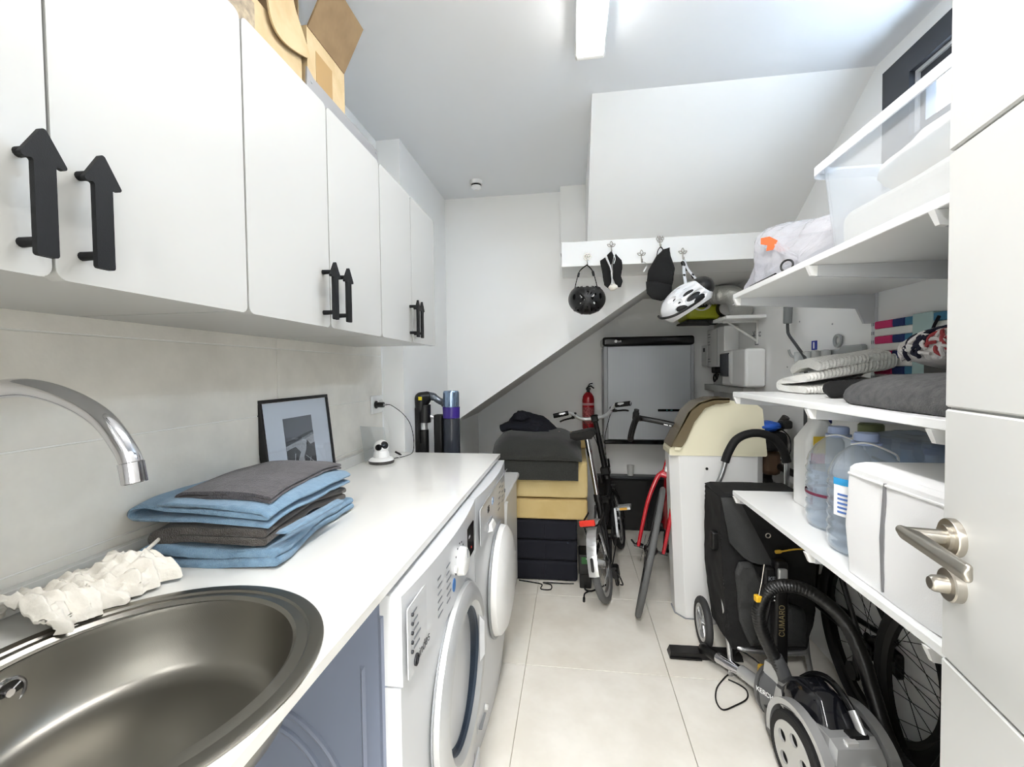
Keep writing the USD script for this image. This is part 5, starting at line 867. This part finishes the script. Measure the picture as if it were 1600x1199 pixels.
lbp = part(t, 'label', at(curved(R * 1.04, 190, 262, .10, .195), (c[0], c[1], zl)), paper); part(lbp, 'label_band', at(curved(R * 1.052, 190, 262, .178, .195), (c[0], c[1], zl)), M('label_cyan', (50, 150, 206), .5)); part(lbp, 'label_print', [at(curved(R * 1.052, 198, 252 - 9 * (k % 3), .108 + .011 * k, .113 + .011 * k), (c[0], c[1], zl)) for k in range(5)], M('label_blue_print', (84, 116, 180), .5))
fbx = thing('fabric_box', 'white fabric storage box at the front of the bottom shelf', 'storage box', (.72, .95, zl))
fm = rough_up(hull([(x, y, z) for z, e in ((zl + .0008, 0), (zl + .12, -.003), (zl + .243, .0), (zl + .252, .006)) for x, y in rrect(.630 + e, .655 + e, .95 - e, 1.096 - e, .008).exterior.coords]), .004, 11, 3, .016); fm.vertices[:, 2] = np.maximum(fm.vertices[:, 2], zl + .0006)
part(fbx, 'box_body', fm, M('white_felt', (226, 226, 226), .9, bump=(320, .12))); part(fbx, 'lid_edge', [tube(spline([(.629, .66, zl + .232), (.6285, .80, zl + .233), (.628, .96, zl + .231), (.629, 1.092, zl + .229)], 5), .0028, 7), tube(spline([(.632, 1.098, zl + .229), (.72, 1.101, zl + .231), (.85, 1.101, zl + .232), (.948, 1.098, zl + .232)], 4), .0028, 7)], M('white_felt', (226, 226, 226), .9))
part(fbx, 'side_slit', hull([(.6255, .972, zl + .235), (.6255, .975, zl + .235), (.6245, .971, zl + .12), (.6245, .983, zl + .12), (.6255, .974, zl + .01), (.6255, .977, zl + .01), (.631, .972, zl + .235), (.631, .983, zl + .12), (.631, .974, zl + .01)]), M('slit_grey', (120, 120, 122), .9)); part(fbx, 'lid_top', pillow([(.640, .665), (.94, .665), (.94, 1.088), (.640, 1.088)], .002, .014, 7, plane='xy', off=zl + .252), M('white_felt', (226, 226, 226), .9))
dt = thing('detergent_bottle', 'white detergent bottle with yellow and pink print behind the water bottles', 'bottle', (.825, 1.61, zl))
part(dt, 'bottle_body', rough_up(hull([(x, y, z) for z, e in ((zl + .0006, .004), (zl + .01, 0), (zl + .225, 0), (zl + .27, .025), (zl + .295, .046)) for x, y in rrect(.768 + e, 1.550 + min(e, .045), .888 - e, 1.655 - min(e, .045), .018).exterior.coords]), .0008, 9), plast_w); part(dt, 'cap', at(lathe([(0, 0), (.020, 0), (.019, .035), (0, .037)], 24), (.826, 1.602, zl + .2945)), plast_w)
for z0, z1, x0, x1, c_ in ((.185, .245, .785, .822, M('print_yellow', (226, 190, 60), .5)), (.155, .19, .778, .820, M('print_pink', (214, 118, 140), .5)), (.135, .165, .774, .792, M('print_violet', (70, 40, 90), .5)), (.02, .085, .776, .784, M('print_crimson', (170, 40, 70), .5))): part(dt, 'print_patch', bx(x0, x1, 1.5485, 1.5497, zl + z0, zl + z1), c_)
for k in range(3): part(dt, 'print_line', bx(.790, .796 + .004 * k, 1.5486, 1.5497, zl + .06 + .022 * k, zl + .074 + .022 * k), print_d)
sb2 = thing('spray_bottle', 'blue-necked white bottle standing behind the detergent', 'bottle', (.90, 1.70, zl)); part(sb2, 'bottle_body', at(lathe([(0, 0), (.030, 0), (.032, .01), (.032, .16), (.018, .20), (.014, .27), (0, .27)], 24), (.912, 1.715, zl + .0004)), M('grey_clear', (186, 192, 204), .3)); part(sb2, 'cap', at(lathe([(0, .2704), (.017, .2704), (.017, .33), (0, .332)], 22), (.912, 1.715, zl)), M('cap_blue', (50, 62, 150), .35))
gb = thing('green_bottle', 'pale green bottle at the back of the bottom shelf by the wall', 'bottle', (1.0, 1.62, zl)); part(gb, 'bottle_body', at(lathe([(0, 0), (.05, 0), (.055, .01), (.055, .18), (.045, .22), (.034, .238), (0, .238)], 30), (1.0, 1.62, zl + .0004)), M('pale_green_plastic', (196, 200, 178), .4)); part(gb, 'cap', at(lathe([(0, .2384), (.036, .2384), (.036, .275), (.032, .28), (0, .28)], 28), (1.0, 1.62, zl)), M('cap_green', (150, 158, 112), .45))
pk = thing('bottle_pack', 'film-wrapped pack of small blue water bottles at the back of the bottom shelf', 'bottle pack', (1.0, 1.30, zl))
part(pk, 'film', rough_up(rbox(.872, 1.078, 1.13, 1.52, zl + .001, zl + .275, .04, 14), .012, 12, 3, .02), bluefilm, 60)
for x in (.935, 1.015):
    for y in (1.195, 1.28, 1.365, 1.45): q = part(pk, 'small_bottle', at(lathe([(0, .004), (.034, .004), (.035, .15), (.028, .19), (.013, .22), (.013, .235), (0, .235)], 20), (x, y, zl + .004)), M('small_bottle_blue', (150, 176, 206), .2)); part(q, 'cap', at(lathe([(0, .2352), (.015, .2352), (.015, .252), (0, .253)], 16), (x, y, zl + .004)), M('cap_blue', (50, 62, 150), .35))
part(pk, 'film_label', [hull([(.8665, 1.30, zl + .195), (.8665, 1.40, zl + .205), (.8665, 1.40, zl + .213), (.8665, 1.30, zl + .203), (.872, 1.35, zl + .20)]), hull([(.8665, 1.18, zl + .14), (.8665, 1.26, zl + .138), (.8665, 1.26, zl + .144), (.8665, 1.18, zl + .147), (.872, 1.22, zl + .14)])], navy)

# ------------------------------------------------------------------ hooks on the beam and what hangs there
HYF = 2.3995                                                   # front of the beam
def hook(x, z, kind, label):
    t = thing('flower_hook' if kind == 'flower' else 'lily_hook', label, 'hook', (x, HYF, z), group='wire flower hooks on the beam')
    c = np.array([x, HYF - .006, z]); w = []
    if kind == 'flower':
        for k in range(6):
            a = k * math.pi / 3; w.append(ring(c + .0125 * np.array([math.cos(a), 0, math.sin(a)]), .0068, .0017, (0, 1, 0), 18, 6))
        w.append(ring(c, .0055, .0017, (0, 1, 0), 18, 6))
    else:
        for s, L_, W_ in ((0, .028, .007), (1, .024, .006), (-1, .024, .006)):
            d = np.array([math.sin(s * 1.05), 0, math.cos(s * 1.05)]); e = np.array([d[2], 0, -d[0]]); b0 = c - (0, 0, .010)
            w.append(tube(spline([b0, b0 + d * L_ * .5 + e * W_, b0 + d * L_, b0 + d * L_ * .5 - e * W_], 5, True), .0017, 6, True))
    part(t, 'wire_flower', w, nickel, kind=None); part(t, 'hook_stem', [tube(spline([c + (0, 0, -.012), c + (0, .001, -.034), c + (0, -.012, -.050), c + (0, -.024, -.044), c + (0, -.026, -.034)], 5), .0024, 8)], nickel)
    return np.array([x, HYF - .020, z - .050])
h1 = hook(.086, 1.886, 'flower', 'wire flower hook at the left end of the beam, holding the black helmet')
h2 = hook(.212, 1.944, 'lily', 'wire lily hook holding the black and white cap')
h3 = hook(.368, 1.890, 'lily', 'wire lily hook in the middle, holding only a small tag')
h4 = hook(.463, 1.962, 'flower', 'wire flower hook holding the plain black cap')
h5 = hook(.577, 1.890, 'lily', 'wire lily hook at the right, holding the white helmet')
def ell(c, r, seg=48): return m3.Manifold.sphere(1, seg).scale(tuple(r)).translate(tuple(c))
hm = thing('black_helmet', 'black vented bike helmet hanging by its strap from the beam', 'bike helmet', (.08, 2.33, 1.57))
sh = ell((0, 0, 0), (.097, .112, .080)) - ell((0, 0, .006), (.087, .102, .071)) - m3.Manifold.cube((.4, .4, .2), True).translate((0, 0, .165))
for k, (a, w_) in enumerate([(-40, .010), (-13, .010), (13, .010), (40, .010)]):      # long vents
    for e in (-46, -6, 34): sh = sh - m3.Manifold.sphere(1, 20).scale((w_, .05, .017)).translate((0, -.10, 0)).rotate((e, 0, 0)).rotate((0, 0, a))
for x, z, r_ in ((-.026, .020, .013), (.006, .026, .017), (.034, .022, .012), (-.006, -.006, .012), (-.030, -.022, .009), (.038, -.020, .011), (.006, -.040, .008)):     # vents one sees right through
    sh = sh - m3.Manifold.sphere(1, 14).scale((r_, .3, r_ * .8)).translate((x, 0, z))
H_ = lambda m: m.rotate((8, 0, 0)).translate((.079, 2.325, 1.648)); part(hm, 'shell', H_(sh), M('helmet_black', (20, 21, 22), .35))
rb_ = m3.Manifold.batch_boolean([(ell((0, 0, 0), (.0985, .1135, .0815)) - ell((0, 0, 0), (.096, .111, .079))) ^ m3.Manifold.cube((.010, .3, .3), True).rotate((0, a, 0)) for a in (-44, -12, 20, 48)], m3.OpType.Add) - m3.Manifold.cube((.4, .4, .2), True).translate((0, 0, .160))
part(hm, 'shell_rib', H_(rb_), M('helmet_rib', (34, 35, 37), .5))
for s, x in ((-1, -.062), (1, .055)): part(hm, 'strap', tube(spline([(.079 + x, 2.325, 1.705), (.079 + x * .80, 2.345, 1.76), (.079 + x * .55, 2.36, 1.805), (.083, 2.372, 1.838)], 6), .0055, 8, flat=(1, .4)), blackf)
part(hm, 'strap_slider', [balls([((.079 + .034, 2.358, 1.795), .007), ((.079 + .037, 2.355, 1.78), .007)], 10)], black); part(hm, 'strap_buckle', [balls([((.079 - .040, 2.355, 1.790), .006), ((.079 - .043, 2.352, 1.775), .006)], 10)], black)
c1 = thing('cycling_cap', 'black cap with white piping hanging folded from its hook', 'cap', (.21, 2.37, 1.70))
part(c1, 'cap_panel', pillow([(.150, 1.855), (.160, 1.800), (.166, 1.765), (.172, 1.725), (.20, 1.702), (.210, 1.75), (.202, 1.815), (.178, 1.873)], .012, .018, 7, 3, .003, 30, off=2.366), blackf, 60); part(c1, 'cap_panel', pillow([(.222, 1.868), (.232, 1.888), (.262, 1.853), (.267, 1.812), (.258, 1.768), (.268, 1.742), (.258, 1.712), (.236, 1.708), (.218, 1.76), (.216, 1.815)], .012, .018, 7, 4, .003, 30, off=2.364), blackf, 60)
part(c1, 'cap_top', pillow([(.188, 1.885), (.212, 1.908), (.222, 1.880), (.214, 1.84), (.206, 1.83)], .008, .010, 6, 5, .002, 30, off=2.372), blackf, 60); part(c1, 'piping', tube(spline([(.180, 2.352, 1.872), (.200, 2.346, 1.825), (.209, 2.344, 1.775), (.210, 2.346, 1.725)], 6), .0065, 8, flat=(1, .5)), paper); part(c1, 'white_lining', pillow([(.192, 1.712), (.208, 1.738), (.238, 1.722), (.246, 1.706), (.222, 1.694), (.204, 1.696)], .014, .012, 6, 6, .004, 40, off=2.362), cream_c, 60); part(c1, 'piping', tube(spline([(.222, 2.350, 1.878), (.228, 2.350, 1.858), (.220, 2.348, 1.832)], 5), .005, 8, flat=(1, .5)), paper)
c2 = thing('baseball_cap', 'plain black baseball cap hanging from its hook in the middle of the beam', 'cap', (.455, 2.36, 1.62))
part(c2, 'crown', pillow([(.436, 1.86), (.470, 1.895), (.503, 1.905), (.506, 1.858), (.528, 1.792), (.520, 1.735), (.505, 1.68), (.42, 1.70), (.384, 1.72), (.395, 1.79)], .028, .045, 9, 7, .004, 18, off=2.352), blackf, 60); part(c2, 'peak', pillow([(.380, 1.728), (.383, 1.668), (.410, 1.638), (.455, 1.626), (.492, 1.640), (.508, 1.672), (.508, 1.705), (.44, 1.725)], .016, .006, 7, 8, .001, 18, off=2.328), blackf, 60); part(c2, 'adjuster_strap', tube(spline([(.440, 2.36, 1.862), (.448, 2.372, 1.895), (.463, 2.376, 1.914), (.476, 2.372, 1.895)], 5), .005, 8, flat=(1, .4)), blackf)
kt_ = thing('key_tag', 'tiny white tag on a clear loop hanging from the middle hook', 'tag', (.385, 2.37, 1.80)); part(kt_, 'loop', tube(spline([(.368, 2.379, 1.842), (.385, 2.374, 1.836), (.392, 2.372, 1.822), (.386, 2.372, 1.812)], 5), .0012, 6), nickel); part(kt_, 'tag', hull([(x, y, z) for y in (2.371, 2.3735) for x, z in ((.372, 1.790), (.377, 1.786), (.391, 1.812), (.386, 1.816))]), paper)
wh = thing('white_helmet', 'white bike helmet with black vents hanging by its strap near the right wall', 'bike helmet', (.585, 2.30, 1.52))
R_ = lambda m: m.rotate((0, 0, 0)).rotate((0, -33, 0)).translate((.560, 2.250, 1.608))
sh = ell((0, 0, 0), (.135, .095, .083)) - ell((0, .002, -.008), (.126, .0875, .0755)) - m3.Manifold.cube((.5, .5, .2), True).translate((0, .0, -.150))
for y, z, L_, x in ((-.092, .006, .060, .035), (-.082, .040, .065, .03), (-.058, .064, .060, .03), (-.022, .080, .065, .02), (-.088, -.020, .045, .05), (-.086, .022, .026, -.065), (-.062, .050, .028, -.075), (-.076, -.014, .030, -.055), (.03, .078, .06, .02)):
    sh = sh - m3.Manifold.sphere(1, 20).scale((L_ * 1.15, .017, .017)).rotate((0, 12 if x < 0 else -4, 0)).translate((x, y, z))
part(wh, 'shell', R_(sh), M('helmet_white', (232, 233, 235), .2, coat=.4)); part(wh, 'liner', R_(ell((0, .002, -.008), (.1245, .0862, .0742), 36) - ell((0, .012, -.03), (.110, .072, .058), 32) - m3.Manifold.cube((.5, .5, .2), True).translate((0, 0, -.152))), black)
part(wh, 'rear_cap', R_(ell((.095, .0, .015), (.055, .080, .055), 28) - ell((.0, 0, 0), (.1352, .0952, .0832), 32) - m3.Manifold.cube((.5, .5, .2), True).translate((0, 0, -.13))), black); part(wh, 'front_edge', [tube(spline([(.425, 2.240, 1.538), (.435, 2.195, 1.523), (.483, 2.160, 1.531), (.558, 2.157, 1.573), (.623, 2.180, 1.618)], 6), .006, 8)], black)
for x0, x1 in ((.560, .575), (.622, .582)):
    part(wh, 'strap', tube(spline([(x0, 2.26, 1.690), ((x0 * .75 + x1 * .25), 2.30, 1.735), ((x0 + 3 * x1) / 4, 2.345, 1.785), (.578, 2.374, 1.842)], 6), .0075, 8, flat=(1, .35)), M('strap_white', (206, 208, 210), .7)); part(wh, 'strap_slider', balls([((x0 * .6 + x1 * .4, 2.318, 1.750), .008), ((x0 * .65 + x1 * .35, 2.31, 1.738), .008)], 10), black)
part(wh, 'buckle', [balls([((.570, 2.366, 1.825), .010), ((.584, 2.362, 1.790), .010)], 12)], black)

# ------------------------------------------------------------------ shopping trolley
st = thing('shopping_trolley', 'black shopping trolley bag on a silver tube frame with a foam grip arch', 'shopping trolley', (.80, 2.0, 0))
TY = 2.125
for s, xs_ in ((0, (.640, .650, .690, .705)), (1, (.968, .968, .966, .966))):
    part(st, 'frame_tube', tube(spline([(xs_[0] - .003 + .006 * s, 2.07, .11), (xs_[0], 2.10, .40), (xs_[1], TY, .66), (xs_[2], TY, .80), (xs_[3], TY, .862)], 6), .0115, 14), sil_tube)
part(st, 'grip_arch', tube(spline([(.699, TY, .842), (.715, TY, .890), (.748, TY, .946), (.80, TY, .974), (.86, TY, .976), (.915, TY, .950), (.950, TY, .900), (.966, TY, .846)], 7), .0185, 16), rubber)
body = hull([(x, y, z) for x, y, z in [(.615, 1.86, .17), (.935, 1.86, .17), (.625, 2.07, .15), (.925, 2.07, .15), (.600, 1.835, .40), (.945, 1.835, .40), (.59, 1.85, .62), (.948, 1.85, .62), (.60, 1.87, .745), (.942, 1.87, .745), (.60, 2.095, .745), (.942, 2.095, .745), (.60, 2.09, .40), (.942, 2.09, .40), (.64, 1.85, .13), (.915, 1.85, .13), (.66, 2.04, .12), (.98, 2.04, .12)]])
bm = rough_up(rough_up(body, .014, 7, 5, .022), .004, 22, 9); bg = part(st, 'bag', bm, blackf, 60)
part(st, 'front_pocket', rough_up(pillow([(.640, .46), (.655, .50), (.70, .505), (.735, .44), (.80, .36), (.90, .32), (.905, .30), (.91, .17), (.70, .16), (.655, .26)], .022, .016, 8, off=1.834), .007, 16, 4, .016), greyf, 60)
fl_ = sheet([(.592, 1.856, .756), (.70, 1.853, .760), (.85, 1.853, .760), (.945, 1.856, .757)], [(.640, 1.812, .545), (.74, 1.806, .505), (.86, 1.806, .500), (.942, 1.812, .520)], 30, 18, .008, 8, .004); part(st, 'flap', fl_, blackf, 60)
lp = sheet([(.594, 1.850, .752), (.62, 1.847, .754), (.66, 1.847, .754)], [(.612, 1.803, .588), (.68, 1.798, .520), (.775, 1.798, .500)], 14, 14, .004, 12, .003); part(st, 'flap_panel', lp, greyf, 60)
part(st, 'top_cover', rough_up(hull([(x, y, z) for x, y, z in [(.600, 1.86, .748), (.942, 1.86, .748), (.60, 2.095, .748), (.942, 2.095, .748), (.62, 1.88, .762), (.925, 1.88, .762), (.62, 2.075, .762), (.925, 2.075, .762)]]), .002, 12, 2, .04), blackf, 60)
part(st, 'eyelet', ring((.752, 1.800, .622), .0085, .0022, (0, 1, 0), 22, 8), nickel); part(st, 'yellow_trim', tube(spline([(.775, 1.796, .560), (.80, 1.794, .565), (.85, 1.794, .575), (.91, 1.796, .578)], 5), [.004] + [.0075] * 4 + [.0035] * 11, 8), M('mustard_trim', (206, 164, 52), .4))
part(st, 'side_clip', rbox(.575, .605, 1.90, 1.94, .515, .590, .008), black)
for s, x in ((0, .632), (1, .930)): part(st, 'front_leg', tube(spline([(.612 if s == 0 else .925, 1.905, .40), (x, 1.872, .14), (x + (.006 if s == 0 else .010), 1.865, .045), (x + (.006 if s == 0 else -.012), 1.868, .012)], 7), .0105, 14), sil_tube)
part(st, 'foot_rung', tube(spline([(.636, 1.872, .150), (.655, 1.862, .140), (.69, 1.85, .132), (.80, 1.846, .130), (.90, 1.85, .135), (.918, 1.862, .145), (.930, 1.872, .16)], 6), .010, 12), sil_tube)
part(st, 'axle', cyl((.60, 2.07, .111), (.965, 2.07, .111), .007, n=12), sil_tube)
for x, s in ((.588, -1), (.958, 1)):
    w = part(st, 'wheel', ring((x, 2.07, .111), .094, .0165, (1, 0, 0), 48, 12), M('wheel_rubber', (52, 52, 53), .7))
    part(w, 'wheel_rim', at(lathe([(.066, -.010), (.080, -.012), (.080, .012), (.066, .010), (.066, -.010)], 40), (x, 2.07, .111), (1, 0, 0)), silver_p); part(w, 'wheel_hub', cyl((x - .014, 2.07, .111), (x + .014, 2.07, .111), .016, n=18), silver_p)
    for k in range(5): a = 2 * math.pi * k / 5 + .3; part(w, 'wheel_spoke', tube([(x, 2.07 + .012 * math.cos(a), .111 + .012 * math.sin(a)), (x, 2.07 + .070 * math.cos(a), .111 + .070 * math.sin(a))], .0075, 8, flat=(1, .6)), silver_p)

# ------------------------------------------------------------------ upright black cleaner in front of the trolley
up = thing('upright_cleaner', 'slim black upright cleaner with a silver clip and vertical lettering before the trolley', 'floor cleaner', (.78, 1.7450, 0))
part(up, 'column', rbox(.752, .800, 1.7350, 1.7800, .09, .545, .012), black); part(up, 'clip', rbox(.757, .790, 1.7210, 1.7370, .470, .525, .006), silver_p); part(up, 'foot', hull([(.72, 1.7250, .001), (.83, 1.7250, .001), (.72, 1.8250, .001), (.83, 1.8250, .001), (.74, 1.7450, .09), (.81, 1.7450, .09), (.74, 1.7950, .09), (.81, 1.7950, .09)]), black)
part(up, 'yellow_foot_pad', rbox(.690, .722, 1.7150, 1.7450, .001, .15, .008), M('mustard_pad', (190, 150, 44), .5))
part(up, 'lettering', txt('CUMARO', .020, (.7840, 1.7343, .262), (0, 0, 1), (-1, 0, 0), False, .0008), gold_t); part(up, 'small_print', txt('KE', .015, (.725, 1.7340, .475), (1, 0, 0), (0, 0, 1), True, .0008), print_g)
part(up, 'brace', [tube([(.752, 1.7550, .44), (.705, 1.7450, .22)], .007, 8)], black)
for z in (.40, .415, .428): part(up, 'status_light', at(lathe([(0, 0), (.003, 0), (.0026, .001), (0, .001)], 10), (.748, 1.7345, z), (0, -1, 0)), paper)
part(up, 'side_pod', bx(.716, .752, 1.7370, 1.7750, .390, .520, .006), black)

# ------------------------------------------------------------------ canister vacuum cleaner (own coordinates: +y is its nose)
cn = thing('canister_vacuum', 'silver and black canister vacuum with dark clear cover, on the floor', 'vacuum cleaner', (.775, 1.450, 0), yaw=9, world=False)
narrow = np.eye(4); narrow[0, 0] = .80; narrow[0, 3] = -.0256; INV[cn] = narrow      # the body is narrower than it is tall
part(cn, 'chassis', hull([(x * s, y, z) for s in (-1, 1) for x, y, z in [(.100, -.145, .045), (.105, -.145, .10), (.112, .05, .030), (.095, .14, .03), (.112, .05, .12), (.09, .16, .10), (.06, .19, .05)]]), M('chassis_grey', (52, 53, 54), .35))
part(cn, 'rear_shell', hull([(x * s, y, z) for s in (-1, 1) for x, y, z in [(.088, -.170, .110), (.100, -.155, .110), (.088, -.170, .185), (.100, -.150, .195), (.074, -.160, .222), (.080, -.135, .236), (.100, -.02, .12), (.098, -.02, .215), (.075, -.03, .230)]]), silver_p, 20)
part(cn, 'top_panel', hull([(-.092, -.020, .224), (-.060, -.020, .232), (-.092, -.100, .212), (-.060, -.118, .222), (-.090, -.030, .228), (-.062, -.030, .238), (-.090, -.095, .218), (-.062, -.112, .230)]), black); part(cn, 'rear_socket', bx(-.055, .058, -.170, -.150, .045, .119, .004), black); part(cn, 'rear_grille', [bx(-.045 + .025 * k, -.032 + .025 * k, -.173, -.1695, .055, .110, .001) for k in range(4)], black_g)
part(cn, 'rear_handle', [bx(.012, .052, -.188, -.168, .125, .185, .004), bx(.045, .053, -.196, -.166, .130, .178, .003)], silver_p)
part(cn, 'release_button', [bx(-.010, .058, -.142, -.112, .229, .242, .003)], black); part(cn, 'button_tab', bx(-.036, .006, -.156, -.138, .222, .236, .002), M('tab_silver', (208, 208, 206), .25, .4))
part(cn, 'front_drum', at(lathe([(0, -.062), (.070, -.062), (.078, -.056), (.080, -.03), (.080, .032), (.074, .050), (.05, .056), (0, .057)], 40), (-.014, .185, .118), (-.35, .90, -.10)), M('drum_grey', (110, 111, 112), .3, .4))
part(cn, 'drum_ring', at(lathe([(.0805, -.060), (.0835, -.058), (.0835, -.046), (.0805, -.044)], 40), (-.014, .185, .118), (-.35, .90, -.10)), silver_p); part(cn, 'drum_ring', at(lathe([(.0805, .022), (.0825, .024), (.0825, .032), (.0805, .034)], 40), (-.014, .185, .118), (-.35, .90, -.10)), M('chassis_grey', (52, 53, 54), .35))
da = np.array([-.35, .90, -.10]); da /= np.linalg.norm(da); lx = np.cross((0, 0, 1), da); lx = lx / np.linalg.norm(lx)
part(cn, 'lettering', frame(meshkit.text_mesh('KERCH', .0155, .0016, True), np.array([-.014, .185, .118]) + lx * .0790 + da * .036 + (0, 0, .018), -da, (0, 0, 1)), paper)
cov = hull([(x, y, z) for x, y, z in [(-.064, .135, .160), (.064, .135, .160), (-.080, .07, .180), (.080, .07, .180), (-.044, .135, .205), (.044, .135, .205), (-.064, .05, .258), (.064, .05, .258), (-.080, -.085, .222), (.080, -.085, .222), (-.058, -.06, .272), (.058, -.06, .272), (-.090, .0, .200), (.090, .0, .200), (-.024, .115, .232), (.024, .115, .232), (-.030, .02, .296), (.030, .02, .296), (-.022, -.055, .284), (.022, -.055, .284), (-.05, -.115, .228), (.05, -.115, .228)]])
part(cn, 'clear_cover', B(m3.Manifold(m3.Mesh(cov.vertices.astype(np.float32), cov.faces.astype(np.uint32)))), M('smoked_cover', (16, 17, 22), .06, coat=1.0), 40)
part(cn, 'carry_rail', tube(spline([(.040, .135, .200), (.046, .07, .268), (.048, .0, .300), (.048, -.075, .282), (.045, -.125, .238)], 6), .011, 12), black_g); part(cn, 'rail_insert', tube(spline([(.047, -.090, .274), (.046, -.110, .254), (.045, -.130, .232)], 4), .0135, 12), silver_p)
part(cn, 'cover_latch', hull([(-.070, .120, .155), (-.088, .060, .165), (-.092, .055, .140), (-.082, .125, .125), (-.060, .130, .190), (-.068, .08, .205), (-.082, .05, .190)]), M('latch_silver', (200, 200, 197), .25, .3))
for s in (-1, 1):
    A = np.radians(np.linspace(-12, 196, 26)); wc = (-.055, .116); Ro, Ri = .143, .124
    pts = [(wc[0] + Ro * math.cos(a), wc[1] + Ro * math.sin(a) * .98) for a in A] + [(wc[0] + Ri * math.cos(a), wc[1] + Ri * math.sin(a)) for a in A[::-1]]
    m = yz(Polygon(pts).buffer(0), 0, .036); m.apply_translation((.098 if s > 0 else -.134, 0, 0)); part(cn, 'wheel_arch', m, silver_p, 40)
    part(cn, 'arch_top', hull([(s * .100, y, z) for y, z in ((.04, .205), (-.14, .180), (-.150, .225), (-.03, .240), (.02, .228))] + [(s * .124, y, z) for y, z in ((.03, .205), (-.13, .190), (-.11, .218), (-.03, .230))]), silver_p, 30)
    part(cn, 'arch_panel', hull([(s * .118, y, z) for y, z in ((.02, .212), (-.10, .200), (-.105, .222), (-.03, .234))] + [(s * .1265, y, z) for y, z in ((.01, .210), (-.095, .200), (-.095, .212), (-.03, .224))]), black)
    part(cn, 'wheel_well', yz(Point(wc[0], wc[1]).buffer(Ri - .001), .100 if s > 0 else -.104, .104 if s > 0 else -.100), black)
    w = part(cn, 'wheel', at(lathe([(.086, -.016), (.108, -.016), (.113, -.010), (.113, .010), (.108, .016), (.086, .016), (.086, -.016)], 48), (s * .128, wc[0], .1135), (1, 0, 0)), rubber)
    face = Point(0, 0).buffer(.086, quad_segs=16)
    for k in range(5): a = 2 * math.pi * k / 5 + .45; face = face.difference(Point(.052 * math.cos(a), .052 * math.sin(a)).buffer(.0175))
    part(w, 'wheel_disc', frame(prism(face, .010), (s * .128 + (.008 if s > 0 else -.018), wc[0], .1135), (0, 1, 0), (0, 0, 1)), M('wheel_face', (196, 196, 192), .3, .3)); part(w, 'wheel_back', at(lathe([(0, -.002), (.0858, -.002), (.0858, .002), (0, .002)], 32), (s * .128, wc[0], .1135), (1, 0, 0)), M('chassis_grey', (52, 53, 54), .35))
part(cn, 'front_castor', [at(ring((0, 0, 0), .020, .010, (1, 0, 0), 24, 8), (0, .15, .0305))], black)
def W(p): return (mat4((.775, 1.450, 0), 9) @ np.array([*p, 1.0]))[:3]
part(cn, 'hose_socket', [hull([(x, y, z) for x, y, z in [(-.060, .205, .178), (.014, .228, .178), (-.045, .135, .178), (.029, .160, .178), (-.056, .200, .232), (.006, .222, .232), (-.044, .145, .238), (.020, .170, .238)]])], M('socket_silver', (186, 187, 186), .28, .35))
inv = np.linalg.inv(mat4((.775, 1.450, 0), 9)); Lc = lambda pts: [tuple((inv @ np.array([*p, 1.0]))[:3]) for p in pts]
INV[cn] = np.eye(4)
hs = spline(Lc([(.706, 1.570, .235), (.672, 1.58, .300), (.640, 1.585, .380), (.634, 1.585, .445), (.662, 1.58, .510), (.715, 1.57, .537), (.785, 1.55, .525), (.855, 1.51, .465), (.882, 1.46, .380), (.892, 1.42, .285), (.900, 1.36, .185), (.912, 1.29, .165), (.922, 1.22, .215), (.930, 1.14, .290), (.935, 1.02, .380), (.935, .90, .430)]), 22)
rr = .0215 + .0006 * np.sin(np.arange(len(hs)) * 2 * np.pi / 3.0); part(cn, 'hose', tube(hs, rr, 18), M('hose_black', (12, 12, 13), .35), 25)
part(cn, 'hose_cuff', tube(spline(Lc([(.712, 1.566, .215), (.700, 1.571, .250), (.684, 1.577, .283)]), 6), .0225, 18), M('cuff_grey', (70, 71, 73), .35)); part(cn, 'hose_tag', at(rbox(-.012, .012, -.010, .010, -.011, .011, .003), Lc([(.628, 1.575, .485)])[0]), yellow); part(cn, 'thin_wire', tube(Lc([(.628, 1.575, .490), (.640, 1.58, .54), (.650, 1.585, .60)]), .0018, 6), nickel)
# wand and floor head lying on the floor in front of the trolley
vh = thing('vacuum_floor_head', 'black vacuum floor head on a chrome wand lying on the tiles by the trolley wheel', 'vacuum nozzle', (.58, 1.96, 0))
part(vh, 'nozzle', [hull([(x, y, z) for x, y, z in [(.415, 1.955, .004), (.725, 1.965, .004), (.415, 2.015, .004), (.725, 2.030, .004), (.420, 1.958, .030), (.720, 1.968, .030), (.425, 2.01, .032), (.715, 2.02, .032)]])], black); part(vh, 'nozzle_sole', bx(.417, .55, 1.9515, 1.9555, .004, .012), black_g)
part(vh, 'neck', tube(spline([(.565, 1.985, .038), (.568, 1.960, .052), (.580, 1.930, .056), (.597, 1.905, .056)], 6), .0225, 16), black)
part(vh, 'wand', tube([(.595, 1.908, .057), (.668, 1.800, .066)], .0205, 20), chrome); part(vh, 'wand_sleeve', tube([(.660, 1.812, .066), (.712, 1.690, .080)], [.0235, .0255], 20), M('sleeve_silver', (190, 191, 190), .25, .5))
single('floor_lead', tube(spline([(.735, 1.745, .116), (.700, 1.830, .118), (.668, 1.885, .100), (.645, 1.890, .010), (.610, 1.855, .004), (.560, 1.79, .004), (.536, 1.72, .004), (.547, 1.678, .004), (.600, 1.705, .004), (.655, 1.745, .004), (.672, 1.79, .004), (.655, 1.822, .004), (.620, 1.842, .008)], 8), .0028, 8), black, 'thin black lead lying in a loop on the floor tiles by the wand', 'cable')
